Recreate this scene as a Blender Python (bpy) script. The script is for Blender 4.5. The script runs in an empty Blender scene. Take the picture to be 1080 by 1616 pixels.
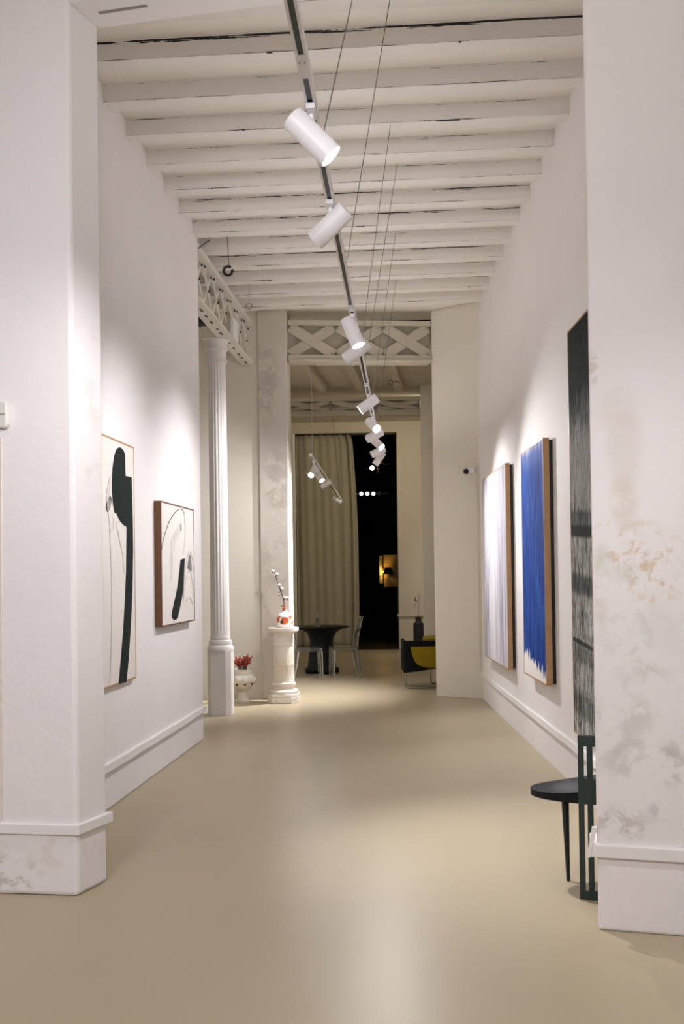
import bpy, bmesh, math, random
from mathutils import Vector, Matrix
random.seed(7)
scn = bpy.context.scene
COL = scn.collection

# ------------------------------------------------------------------ camera
F_PX = 1650.0; W_PX, H_PX = 1080.0, 1616.0
EYE = Vector((0, 0, 1.55))
ROLL, PITCH, HOR = 0.0142, 0.013, 908.0
PPY = HOR - F_PX * PITCH
fw = Vector((0, math.cos(PITCH), math.sin(PITCH)))
r0 = Vector((1, 0, 0)); u0 = Vector((0, -math.sin(PITCH), math.cos(PITCH)))
rv = (r0 * math.cos(ROLL) - u0 * math.sin(ROLL)).normalized()
uv = (u0 * math.cos(ROLL) + r0 * math.sin(ROLL)).normalized()
cam_d = bpy.data.cameras.new('camera'); cam = bpy.data.objects.new('camera', cam_d); COL.objects.link(cam)
cam_d.sensor_fit = 'AUTO'; cam_d.sensor_width = 36.0
cam_d.lens = F_PX / H_PX * 36.0
cam_d.shift_y = (PPY - H_PX / 2) / H_PX
cam_d.clip_start = 0.05; cam_d.clip_end = 100
M = Matrix((rv, uv, -fw)).transposed().to_4x4(); M.translation = EYE
cam.matrix_world = M
scn.camera = cam
scn.view_settings.view_transform = 'Standard'; scn.view_settings.look = 'None'
scn.view_settings.gamma = 1; scn.view_settings.use_curve_mapping = False
scn.view_settings.exposure = 0.0

def ray(px, py): return fw + rv * ((px - 540) / F_PX) + uv * ((PPY - py) / F_PX)
def G(px, py, z=0.0):
    d = ray(px, py); return EYE + d * ((z - EYE.z) / d.z)
def D(px, py, y):
    d = ray(px, py); return EYE + d * (y / d.y)
def V2(v): return Vector((v[0], v[1]))

# ------------------------------------------------------------------ materials
def nt(name):
    m = bpy.data.materials.new(name); m.use_nodes = True
    n = m.node_tree.nodes; l = m.node_tree.links
    return m, n, l, n['Principled BSDF']
def simple(name, col, rough=0.6, metal=0.0, spec=0.5, var=0.0, vscale=8.0, bump=0.0, bscale=60):
    m, n, l, b = nt(name)
    b.inputs['Base Color'].default_value = (*col, 1); b.inputs['Roughness'].default_value = rough
    b.inputs['Metallic'].default_value = metal; b.inputs['Specular IOR Level'].default_value = spec
    tc = n.new('ShaderNodeTexCoord')
    nz = n.new('ShaderNodeTexNoise'); nz.inputs['Scale'].default_value = vscale; nz.inputs['Detail'].default_value = 5
    l.new(tc.outputs['Object'], nz.inputs['Vector'])
    mx = n.new('ShaderNodeMix'); mx.data_type = 'RGBA'
    mx.inputs['A'].default_value = (*col, 1); mx.inputs['B'].default_value = (*[c * (1 - var) for c in col], 1)
    l.new(nz.outputs['Fac'], mx.inputs['Factor']); l.new(mx.outputs['Result'], b.inputs['Base Color'])
    if bump:
        nb = n.new('ShaderNodeTexNoise'); nb.inputs['Scale'].default_value = bscale; nb.inputs['Detail'].default_value = 4
        l.new(tc.outputs['Object'], nb.inputs['Vector'])
        bp = n.new('ShaderNodeBump'); bp.inputs['Strength'].default_value = bump; bp.inputs['Distance'].default_value = 0.01
        l.new(nb.outputs['Fac'], bp.inputs['Height']); l.new(bp.outputs['Normal'], b.inputs['Normal'])
    return m
def emit(name, col, s):
    m, n, l, b = nt(name)
    b.inputs['Base Color'].default_value = (*col, 1)
    b.inputs['Emission Color'].default_value = (*col, 1); b.inputs['Emission Strength'].default_value = s
    return m
def plaster(name, col, var=0.06, stains=(), bump=0.25):
    """stains: (centre, radii(x,y,z), colour, strength, noise scale, threshold)"""
    m, n, l, b = nt(name)
    b.inputs['Roughness'].default_value = 0.75; b.inputs['Specular IOR Level'].default_value = 0.25
    geo = n.new('ShaderNodeNewGeometry')
    nz = n.new('ShaderNodeTexNoise'); nz.inputs['Scale'].default_value = 1.3; nz.inputs['Detail'].default_value = 8; nz.inputs['Roughness'].default_value = 0.65
    l.new(geo.outputs['Position'], nz.inputs['Vector'])
    mx = n.new('ShaderNodeMix'); mx.data_type = 'RGBA'
    mx.inputs['A'].default_value = (*col, 1); mx.inputs['B'].default_value = (*[c * (1 - 2 * var) for c in col], 1)
    l.new(nz.outputs['Fac'], mx.inputs['Factor'])
    cur = mx.outputs['Result']
    for (c, r, sc, st, ns, th) in stains:
        sub = n.new('ShaderNodeVectorMath'); sub.operation = 'SUBTRACT'; sub.inputs[1].default_value = c
        l.new(geo.outputs['Position'], sub.inputs[0])
        dv = n.new('ShaderNodeVectorMath'); dv.operation = 'DIVIDE'; dv.inputs[1].default_value = r
        l.new(sub.outputs[0], dv.inputs[0])
        ln = n.new('ShaderNodeVectorMath'); ln.operation = 'LENGTH'; l.new(dv.outputs[0], ln.inputs[0])
        mr = n.new('ShaderNodeMapRange'); mr.interpolation_type = 'SMOOTHSTEP'
        mr.inputs['From Min'].default_value = 1.0; mr.inputs['From Max'].default_value = 0.35
        l.new(ln.outputs['Value'], mr.inputs['Value'])
        n2 = n.new('ShaderNodeTexNoise'); n2.inputs['Scale'].default_value = ns; n2.inputs['Detail'].default_value = 9; n2.inputs['Roughness'].default_value = 0.62
        n2.inputs['Distortion'].default_value = 0.4
        of = n.new('ShaderNodeVectorMath'); of.inputs[1].default_value = (c[2] * 7.1, c[0] * 3.3, ns)
        l.new(geo.outputs['Position'], of.inputs[0]); l.new(of.outputs[0], n2.inputs['Vector'])
        m2 = n.new('ShaderNodeMapRange'); m2.interpolation_type = 'SMOOTHSTEP'
        m2.inputs['From Min'].default_value = th; m2.inputs['From Max'].default_value = th + 0.14
        l.new(n2.outputs['Fac'], m2.inputs['Value'])
        mu = n.new('ShaderNodeMath'); mu.operation = 'MULTIPLY'; l.new(mr.outputs[0], mu.inputs[0]); l.new(m2.outputs[0], mu.inputs[1])
        mu2 = n.new('ShaderNodeMath'); mu2.operation = 'MULTIPLY'; mu2.inputs[1].default_value = st; l.new(mu.outputs[0], mu2.inputs[0])
        x = n.new('ShaderNodeMix'); x.data_type = 'RGBA'; x.inputs['B'].default_value = (*sc, 1)
        l.new(mu2.outputs[0], x.inputs['Factor']); l.new(cur, x.inputs['A']); cur = x.outputs['Result']
    l.new(cur, b.inputs['Base Color'])
    nb = n.new('ShaderNodeTexNoise'); nb.inputs['Scale'].default_value = 9; nb.inputs['Detail'].default_value = 6
    l.new(geo.outputs['Position'], nb.inputs['Vector'])
    bp = n.new('ShaderNodeBump'); bp.inputs['Strength'].default_value = bump; bp.inputs['Distance'].default_value = 0.012
    l.new(nb.outputs['Fac'], bp.inputs['Height']); l.new(bp.outputs['Normal'], b.inputs['Normal'])
    return m

WHITE = (0.83, 0.81, 0.81)
CREAM = (0.76, 0.72, 0.64)  # walls farther back: light bounced off the floor, put into the colour
M_WALL = plaster('white_plaster', WHITE)
M_CREAM = plaster('warm_tinted_plaster', CREAM)
M_CEIL = plaster('painted_boards', (0.84, 0.80, 0.745), 0.05)
M_TRIM = plaster('painted_skirting', (0.80, 0.775, 0.765), 0.05)
M_BLACKROOM = simple('painted_room_darkness', (0.004, 0.005, 0.005), 0.9, spec=0.05)  # near-black colour stands for the room's lack of light
M_LAMP = simple('white_lamp_paint', (0.88, 0.87, 0.89), 0.4, var=0.02)
M_BLACK = simple('black_paint', (0.008, 0.012, 0.011), 0.5, var=0.1)
M_DARKSLOT = simple('dark_track_insert', (0.010, 0.030, 0.022), 0.4)
M_WIRE = simple('dark_wire', (0.10, 0.09, 0.08), 0.5)
M_PALEWIRE = simple('pale_wire', (0.45, 0.42, 0.38), 0.5)
M_LENS = emit('lit_lens', (1.0, 0.97, 0.95), 14)
M_REFL = simple('lamp_reflector', (0.85, 0.85, 0.86), 0.25, metal=0.6)

# ------------------------------------------------------------------ mesh builder
class MB:
    def __init__(s): s.b = bmesh.new(); s.mi = 0
    def face(s, vs):
        try:
            f = s.b.faces.new(vs); f.material_index = s.mi; return f
        except ValueError: return None
    def box(s, c, d, rot=None):
        vs = []
        for x in (-.5, .5):
            for y in (-.5, .5):
                for z in (-.5, .5):
                    v = Vector((x * d[0], y * d[1], z * d[2]))
                    if rot: v = rot @ v
                    vs.append(s.b.verts.new(Vector(c) + v))
        for q in ((0, 1, 3, 2), (4, 6, 7, 5), (0, 4, 5, 1), (2, 3, 7, 6), (0, 2, 6, 4), (1, 5, 7, 3)):
            s.face([vs[i] for i in q])
    def prism(s, poly, z0, z1):
        a = [s.b.verts.new((p[0], p[1], z0)) for p in poly]; t = [s.b.verts.new((p[0], p[1], z1)) for p in poly]
        n = len(poly); s.face(a[::-1]); s.face(t)
        for i in range(n): s.face([a[i], a[(i + 1) % n], t[(i + 1) % n], t[i]])
    def prism_xz(s, poly, y0, y1):
        a = [s.b.verts.new((p[0], y0, p[1])) for p in poly]; t = [s.b.verts.new((p[0], y1, p[1])) for p in poly]
        n = len(poly); s.face(a); s.face(t[::-1])
        for i in range(n): s.face([a[(i + 1) % n], a[i], t[i], t[(i + 1) % n]])
    def lathe(s, prof, seg=32, c=(0, 0, 0), rot=None, mod=None, cap=True):
        rings = []
        for k, (r, z) in enumerate(prof):
            ring = []
            for i in range(seg):
                a = 2 * math.pi * i / seg
                rr = r * (mod(a, z) if mod else 1)
                v = Vector((rr * math.cos(a), rr * math.sin(a), z))
                if rot: v = rot @ v
                ring.append(s.b.verts.new(Vector(c) + v))
            rings.append(ring)
        for k in range(len(rings) - 1):
            for i in range(seg):
                j = (i + 1) % seg
                s.face([rings[k][i], rings[k][j], rings[k + 1][j], rings[k + 1][i]])
        if cap:
            s.face(rings[0][::-1]); s.face(rings[-1])
    def tube(s, pts, r, seg=8, taper=None):
        pts = [Vector(p) for p in pts]; rings = []
        for i, p in enumerate(pts):
            t = (pts[min(i + 1, len(pts) - 1)] - pts[max(i - 1, 0)]).normalized()
            a = Vector((0, 0, 1)) if abs(t.z) < 0.9 else Vector((1, 0, 0))
            e1 = t.cross(a).normalized(); e2 = t.cross(e1)
            rr = r if taper is None else taper[i]
            rings.append([s.b.verts.new(p + (e1 * math.cos(2 * math.pi * k / seg) + e2 * math.sin(2 * math.pi * k / seg)) * rr) for k in range(seg)])
        for i in range(len(rings) - 1):
            for k in range(seg):
                j = (k + 1) % seg
                s.face([rings[i][k], rings[i][j], rings[i + 1][j], rings[i + 1][k]])
        s.face(rings[0][::-1]); s.face(rings[-1])
    def ball(s, c, r, u=10, v=8, sc=(1, 1, 1)):
        prof = [(max(1e-4, math.sin(math.pi * i / v)) * r, -math.cos(math.pi * i / v) * r) for i in range(v + 1)]
        s.lathe([(a, z * sc[2]) for a, z in prof], u, c)
    def torus(s, c, R, r, a0=0, a1=2 * math.pi, seg=32, axis='Y'):
        pts = []
        for i in range(seg + 1):
            a = a0 + (a1 - a0) * i / seg
            if axis == 'Y': pts.append((c[0] + R * math.cos(a), c[1], c[2] + R * math.sin(a)))
            else: pts.append((c[0] + R * math.cos(a), c[1] + R * math.sin(a), c[2]))
        s.tube(pts, r, 10)
    def build(s, name, mats, parent=None, smooth=False, bevel=0.0, loc=None, rz=None, bseg=2):
        bmesh.ops.recalc_face_normals(s.b, faces=s.b.faces)
        me = bpy.data.meshes.new(name); s.b.to_mesh(me); s.b.free()
        if not isinstance(mats, (list, tuple)): mats = [mats]
        for m in mats: me.materials.append(m)
        o = bpy.data.objects.new(name, me); COL.objects.link(o)
        if parent: o.parent = parent
        if loc is not None: o.location = loc
        if rz is not None: o.rotation_euler = (0, 0, rz)
        if smooth:
            for p in me.polygons: p.use_smooth = True
            try: me.set_sharp_from_angle(angle=math.radians(40))
            except Exception: pass
        if bevel:
            md = o.modifiers.new('bevel', 'BEVEL'); md.width = bevel; md.segments = bseg; md.limit_method = 'ANGLE'; md.angle_limit = math.radians(40)
        return o
def tag(o, label, cat, group=None):
    o['label'] = label; o['category'] = cat
    if group: o['group'] = group
    return o
def thing(name, label, cat, loc=(0, 0, 0), rz=0, group=None):
    o = bpy.data.objects.new(name, None); COL.objects.link(o)
    o.location = loc; o.rotation_euler = (0, 0, rz); o.empty_display_size = 0.1
    return tag(o, label, cat, group)
def struct(o): o['kind'] = 'structure'; return o

# ------------------------------------------------------------------ key points
ZC = 4.93          # underside of the ceiling boards
ZJ = 4.80          # underside of the joists
A = V2(G(172.5, 1277)); B = V2(G(321.8, 1166.6))
U = (B - A).normalized(); N = Vector((U.y, -U.x))         # along the hall, and across it to the right
ANG = math.atan2(U.x, U.y)
def wl(y): return A + U * ((y - A.y) / U.y)                # left wall line at depth y
R1 = V2(G(895, 1228.6)); R2 = V2(G(762.5, 1102.5)); UR = (R2 - R1).normalized(); NR = Vector((-UR.y, UR.x))
def wr(y): return R1 + UR * ((y - R1.y) / UR.y)
# front left pier
PF = V2(G(123, 1415)); PS = V2(G(170.6, 1390)); PL = V2(G(0, 1411))
pd = (PF - PL).normalized()
# front right pier
QF = V2(G(945, 1467.5)); QR = V2(G(1080, 1478.6)); qd = (QR - QF).normalized()
qs = Vector((QF.x, QF.y)).normalized() + Vector((0.012, 0)); qs.normalize()
QT = 0.33
# end piers
EL0 = V2(G(413.7, 1103.5)); EL1 = V2(G(460.0, 1104.0))
ER0 = V2(G(689.6, 1097.8)); ER1 = V2(G(764.4, 1103.0))
print('A', A, 'B', B, 'ang', math.degrees(ANG), 'R', R1, R2, 'P', PF, PS, 'Q', QF, qd, 'E', EL0, EL1, ER0, ER1)

# ------------------------------------------------------------------ floor
def floor_mat():
    m, n, l, b = nt('beige_resin_floor')
    geo = n.new('ShaderNodeNewGeometry')
    nz = n.new('ShaderNodeTexNoise'); nz.inputs['Scale'].default_value = 0.8; nz.inputs['Detail'].default_value = 7
    l.new(geo.outputs['Position'], nz.inputs['Vector'])
    mx = n.new('ShaderNodeMix'); mx.data_type = 'RGBA'
    mx.inputs['A'].default_value = (0.44, 0.375, 0.260, 1); mx.inputs['B'].default_value = (0.39, 0.33, 0.225, 1)
    l.new(nz.outputs['Fac'], mx.inputs['Factor']); l.new(mx.outputs['Result'], b.inputs['Base Color'])
    n2 = n.new('ShaderNodeTexNoise'); n2.inputs['Scale'].default_value = 2.5; n2.inputs['Detail'].default_value = 6
    l.new(geo.outputs['Position'], n2.inputs['Vector'])
    mr = n.new('ShaderNodeMapRange'); mr.inputs['To Min'].default_value = 0.30; mr.inputs['To Max'].default_value = 0.40
    l.new(n2.outputs['Fac'], mr.inputs['Value']); l.new(mr.outputs[0], b.inputs['Roughness'])
    b.inputs['Specular IOR Level'].default_value = 0.20
    n3 = n.new('ShaderNodeTexNoise'); n3.inputs['Scale'].default_value = 4; n3.inputs['Detail'].default_value = 4
    l.new(geo.outputs['Position'], n3.inputs['Vector'])
    bp = n.new('ShaderNodeBump'); bp.inputs['Strength'].default_value = 0.06; bp.inputs['Distance'].default_value = 0.01
    l.new(n3.outputs['Fac'], bp.inputs['Height']); l.new(bp.outputs['Normal'], b.inputs['Normal'])
    return m
M_FLOOR = floor_mat()
YB = G(600, 1025).y          # back wall
mb = MB(); mb.box((0, (YB - 5) / 2, -0.1), (11, YB + 5, 0.2)); struct(mb.build('floor', M_FLOOR))

# ------------------------------------------------------------------ walls of the hall
def slab(name, poly, z0, z1, mat, bevel=0.0):
    mb = MB(); mb.prism([tuple(p) for p in poly], z0, z1); return struct(mb.build(name, mat, bevel=bevel))
a0 = wl(PS.y + 0.02)
slab('wall_left', [a0, B, B - N * 0.30, a0 - N * 0.30], 0, ZC, M_WALL, 0.012)
slab('wall_right', [wr(4.95), wr(13.75), wr(13.75) + Vector((0.3, 0)), wr(4.95) + Vector((0.3, 0))], 0, ZC, M_WALL)
th = PS - PF
M_PIERL = plaster('left_pier_plaster', (0.82, 0.795, 0.80), 0.04, stains=[
    ((PL.x, PL.y, 0.10), (0.30, 0.5, 0.16), (0.42, 0.38, 0.33), 0.6, 12, 0.50),
    ((PL.x + .25, PL.y, 0.22), (0.5, 0.5, 0.14), (0.66, 0.60, 0.53), 0.5, 6, 0.45),
    ((PS.x, PS.y - .1, 2.3), (0.12, 0.2, 1.0), (0.66, 0.63, 0.60), 0.5, 5, 0.5)], bump=0.3)
slab('wall_front_left', [PF, PS, PS - pd * 3.2, PF - pd * 3.2], 0, ZC, M_PIERL, 0.02)
def qpt(px, py):      # a point on the right pier's front face
    d = ray(px, py); n = Vector((-qd.y, qd.x, 0))
    t = (Vector((QF.x, QF.y, 0)) - EYE).dot(n) / d.dot(n); return tuple(EYE + d * t)
OCH = (0.56, 0.40, 0.22); GRY = (0.46, 0.43, 0.40); PAT = (0.66, 0.62, 0.57); TEAL = (0.60, 0.64, 0.60)
qst = []
for (px, py, rx, rz, c, st, ns, thr) in [
    (985, 700, .085, .26, (0.62, .57, .53), .55, 4, .36), (975, 645, .12, .12, (0.66, .60, .56), .45, 4, .40),
    (985, 790, .07, .14, (0.60, .53, .42), .6, 5, .40), (958, 865, .13, .13, OCH, .75, 17, .52), (1028, 895, .16, .20, OCH, .8, 17, .53),
    (1010, 835, .10, .05, (0.6, .52, .40), .6, 9, .44), (950, 880, .05, .08, TEAL, .7, 5, .38), (985, 905, .09, .06, TEAL, .5, 5, .40),
    (945, 930, .05, .20, PAT, .8, 6, .40), (1000, 985, .22, .30, GRY, .35, 8, .53), (1010, 1060, .13, .12, (.55, .52, .47), .6, 6, .48),
    (1005, 1195, .20, .14, GRY, .55, 7, .49), (1060, 1205, .08, .12, GRY, .75, 13, .47), (975, 1300, .16, .09, GRY, .75, 13, .49),
    (1045, 1280, .06, .05, (.38, .39, .40), .7, 10, .45), (985, 1130, .16, .12, GRY, .5, 10, .50), (925 + 12, 580, .025, .09, (.5, .45, .38), .8, 12, .46),
    (1045, 1000, .12, .18, TEAL, .4, 4, .45)]:
    q = qpt(px, py); qst.append((q, (rx * 1.15, 0.4, rz * 1.1), c, min(1, st * .85), ns, thr - .035))
M_PIERR = plaster('right_pier_stained_plaster', (0.80, 0.765, 0.76), 0.05, stains=qst, bump=0.35)
slab('wall_front_right', [QF, QF + qd * 3.6, QF + qd * 3.6 + qs * QT, QF + qs * QT], 0, ZC, M_PIERR, 0.012)
slab('wall_front_header', [PF, QF, QF + qs * QT, PS], 4.40, ZC, M_WALL, 0.01)
mb = MB(); hs0 = PS + qd * .0 + (QF - PF).normalized() * .12; hv = (QF - PF).normalized(); hn = Vector((-hv.y, hv.x)); hs0 = PF + hv * .10 + hn * .12
mb.prism([tuple(hs0), tuple(hs0 + hv * .26), tuple(hs0 + hv * .26 + hn * .02), tuple(hs0 + hn * .02)], 4.397, 4.41); struct(mb.build('trim_3', simple('grey_groove', (.25, .23, .22), .8)))
# end of the hall
M_PIERE = plaster('grey_stained_plaster', (0.70, 0.655, 0.59), 0.10, stains=[
    ((EL0.x + .25, EL0.y, 2.75), (0.28, .4, .6), (0.44, .40, .35), .7, 5, .42),
    ((EL0.x + .2, EL0.y, 2.55), (0.2, .4, .2), (0.45, .36, .30), .6, 9, .48),
    ((EL0.x + .1, EL0.y, 4.0), (0.25, .4, .7), (0.44, .415, .385), .7, 6, .42),
    ((EL0.x + .2, EL0.y, 1.7), (0.3, .4, .6), (0.48, .44, .385), .6, 5, .44)], bump=0.4)
slab('wall_end_left', [EL0, EL1, EL1 + U * 0.36, EL0 + U * 0.36], 0, ZC, M_PIERE, 0.015)
slab('wall_end_right', [ER0, ER1 + N * 0.02, ER1 + U * 0.45 + N * 0.02, ER0 + U * 0.45], 0, ZC, M_CREAM, 0.012)
AL = EL0 + U * 0.04
slab('wall_aisle_end', [AL, AL + U * 0.3, AL + U * 0.3 - N * 3.2, AL - N * 3.2], 0, ZC, M_CREAM)
slab('wall_aisle_side', [AL - N * 3.0 + U * .2, AL - N * 3.3 + U * .2, wl(5.4) - N * 3.3, wl(5.4) - N * 3.0], 0, ZC, M_CREAM)
# rooms beyond
def yl(p, y): return p + U * ((y - p.y) / U.y)
Y2 = 17.6
mid_r = [Vector((2.3, 13.6)), Vector((2.6, YB)), Vector((2.9, YB)), Vector((2.6, 13.6))]
slab('wall_back_room_right', mid_r, 0, ZC, M_CREAM)
slab('wall_back_room_left', [Vector((-2.6, 13.3)), Vector((-2.3, 13.3)), Vector((-2.1, YB)), Vector((-2.4, YB))], 0, ZC, M_CREAM)
p2 = D(664.0, 655, Y2); S2 = V2(p2)
slab('wall_pier_right', [S2, S2 + N * 1.2, S2 + N * 1.2 + U * .4, S2 + U * .4], 0, ZC, M_CREAM, 0.012)
S3 = V2(D(450, 655, Y2))
slab('wall_pier_left', [S3, S3 - N * 1.3, S3 - N * 1.3 + U * .4, S3 + U * .4], 0, ZC, M_CREAM, 0.012)
DL = D(467.5, 850, YB).x; DR = D(628.5, 850, YB).x; DT = D(545, 683, YB).z
mb = MB()
mb.box(((DL - 2.6) / 2, YB + .2, ZC / 2), (DL + 2.6, .4, ZC)); mb.box(((DR + 2.8) / 2, YB + .2, ZC / 2), (2.8 - DR, .4, ZC))
mb.box(((DL + DR) / 2, YB + .2, (DT + ZC) / 2), (DR - DL, .4, ZC - DT))
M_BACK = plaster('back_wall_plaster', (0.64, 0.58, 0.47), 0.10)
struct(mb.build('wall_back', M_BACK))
# dado ledge right of the doorway and jamb mouldings
zl = D(645, 971, YB).z
mb = MB(); mb.box(((DR + 2.3) / 2 - .02, YB - .03, zl), (2.3 - DR + .04, .06, .05)); struct(mb.build('trim_1', M_BACK, bevel=.01))
mb = MB(); mb.box((DL - .03, YB - .02, DT / 2), (.07, .05, DT)); struct(mb.build('trim_2', M_CREAM, bevel=.01))
# unlit room behind the doorway
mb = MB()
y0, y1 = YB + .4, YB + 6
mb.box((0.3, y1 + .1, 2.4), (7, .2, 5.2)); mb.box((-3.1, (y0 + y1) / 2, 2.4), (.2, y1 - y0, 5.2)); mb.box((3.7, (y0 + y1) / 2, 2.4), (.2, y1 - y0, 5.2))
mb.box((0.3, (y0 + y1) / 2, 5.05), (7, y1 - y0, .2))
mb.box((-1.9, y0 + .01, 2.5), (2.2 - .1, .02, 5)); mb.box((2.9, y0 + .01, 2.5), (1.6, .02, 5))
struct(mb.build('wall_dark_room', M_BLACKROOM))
mb = MB(); mb.box((0.3, (YB + y1) / 2, -0.1), (7, y1 - YB, .2)); struct(mb.build('floor_dark_room', simple('painted_floor_darkness', (0.012, 0.013, 0.012), 0.6, spec=.2)))  # same floor as the hall, its darkness put into the colour
# anteroom where the photograph is taken from
mb = MB()
mb.box((-3.9, 0.2, ZC / 2), (.2, 10.6, ZC)); struct(mb.build('wall_anteroom_left', M_WALL))
mb = MB(); mb.box((4.1, 0.2, ZC / 2), (.2, 10.6, ZC)); struct(mb.build('wall_anteroom_right', M_WALL))
mb = MB(); mb.box((0, -5.0, ZC / 2), (8.4, .2, ZC)); struct(mb.build('wall_anteroom_back', M_WALL))

# ------------------------------------------------------------------ skirting ledges
def ledge(name, p, q, out, z0, z1, dep, mat=M_TRIM, wob=0.0):
    mb = MB(); e = (q - p); n = 14 if wob else 1
    a = []; 
    for i in range(n + 1):
        t = p + e * (i / n); dz = (random.random() - .5) * wob
        a.append([mb.b.verts.new((*(t - out * .02), z0 + dz)), mb.b.verts.new((*(t + out * (dep + dz * .4)), z0 + dz)),
                  mb.b.verts.new((*(t + out * dep * .85), z1 + dz * .5)), mb.b.verts.new((*(t - out * .02), z1 + dz * .5))])
    for i in range(n):
        for k in range(4): mb.face([a[i][k], a[i][(k + 1) % 4], a[i + 1][(k + 1) % 4], a[i + 1][k]])
    mb.face(a[0]); mb.face(a[-1][::-1])
    return struct(mb.build(name, mat, bevel=.004))
ledge('baseboard_left', a0, B + U * .03, N, .265, .32, .032, wob=.014)
ledge('baseboard_right', wr(5.0), ER1 + UR * .0, NR, .265, .32, .03, wob=.012)
pn = Vector((pd.y, -pd.x)); sd = th.normalized(); sn = Vector((sd.y, -sd.x))
def ring_ledge(name, pts, z0, z1, dep, mat):
    # an L-shaped skirting cap: pts = outer wall line, offset outwards
    mb = MB(); poly = []
    c = sum(pts, Vector((0, 0))) / len(pts)
    mb.prism([tuple(p) for p in pts], z0, z1); return struct(mb.build(name, mat, bevel=.005))
o = .016
ring_ledge('baseboard_front_left', [PF - pd * 3.2 + pn * o, PF + pn * o + pd * o, PS + pd * (o + .006) + sd * .02, PS - pd * .05 + sd * .02, PF - pd * .05 + sd * .05, PF - pd * 3.2 + sd * .05], .300, .352, o, M_PIERL)
qn = Vector((qd.y, -qd.x)); o = .02
ring_ledge('baseboard_front_right', [QF + qd * 3.6 + qn * o, QF + qn * o - qd * .03, QF - qd * .034 + qs * (QT * .6), QF + qd * .05 + qs * (QT * .6), QF + qd * .05 + qs * .05, QF + qd * 3.6 + qs * .05], .316, .372, o, M_PIERR)
en = Vector((U.y, -U.x))
mb = MB(); e = (ER1 - ER0); nf = Vector((e.y, -e.x)).normalized()
mb.prism([tuple(ER0 + nf * .006), tuple(ER1 + nf * .006), tuple(ER1 - nf * .02), tuple(ER0 - nf * .02)], 0, .262); struct(mb.build('baseboard_end_right', M_CREAM, bevel=.003))
# broken plaster flake of the skirting cap on the right pier
mb = MB(); c = QF - qd * .022 + qn * .012
mb.prism_xz([(-.020, -.07), (-.006, -.07), (.024, .062), (.002, .062)], -.012, .012)
f = mb.build('plaster_flake', M_TRIM, loc=(c.x, c.y, .385), rz=math.atan2(qd.y, qd.x), bevel=.002)
tag(f, 'white broken plaster flake at the skirting corner of the stained right pier', 'plaster flake')

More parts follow.
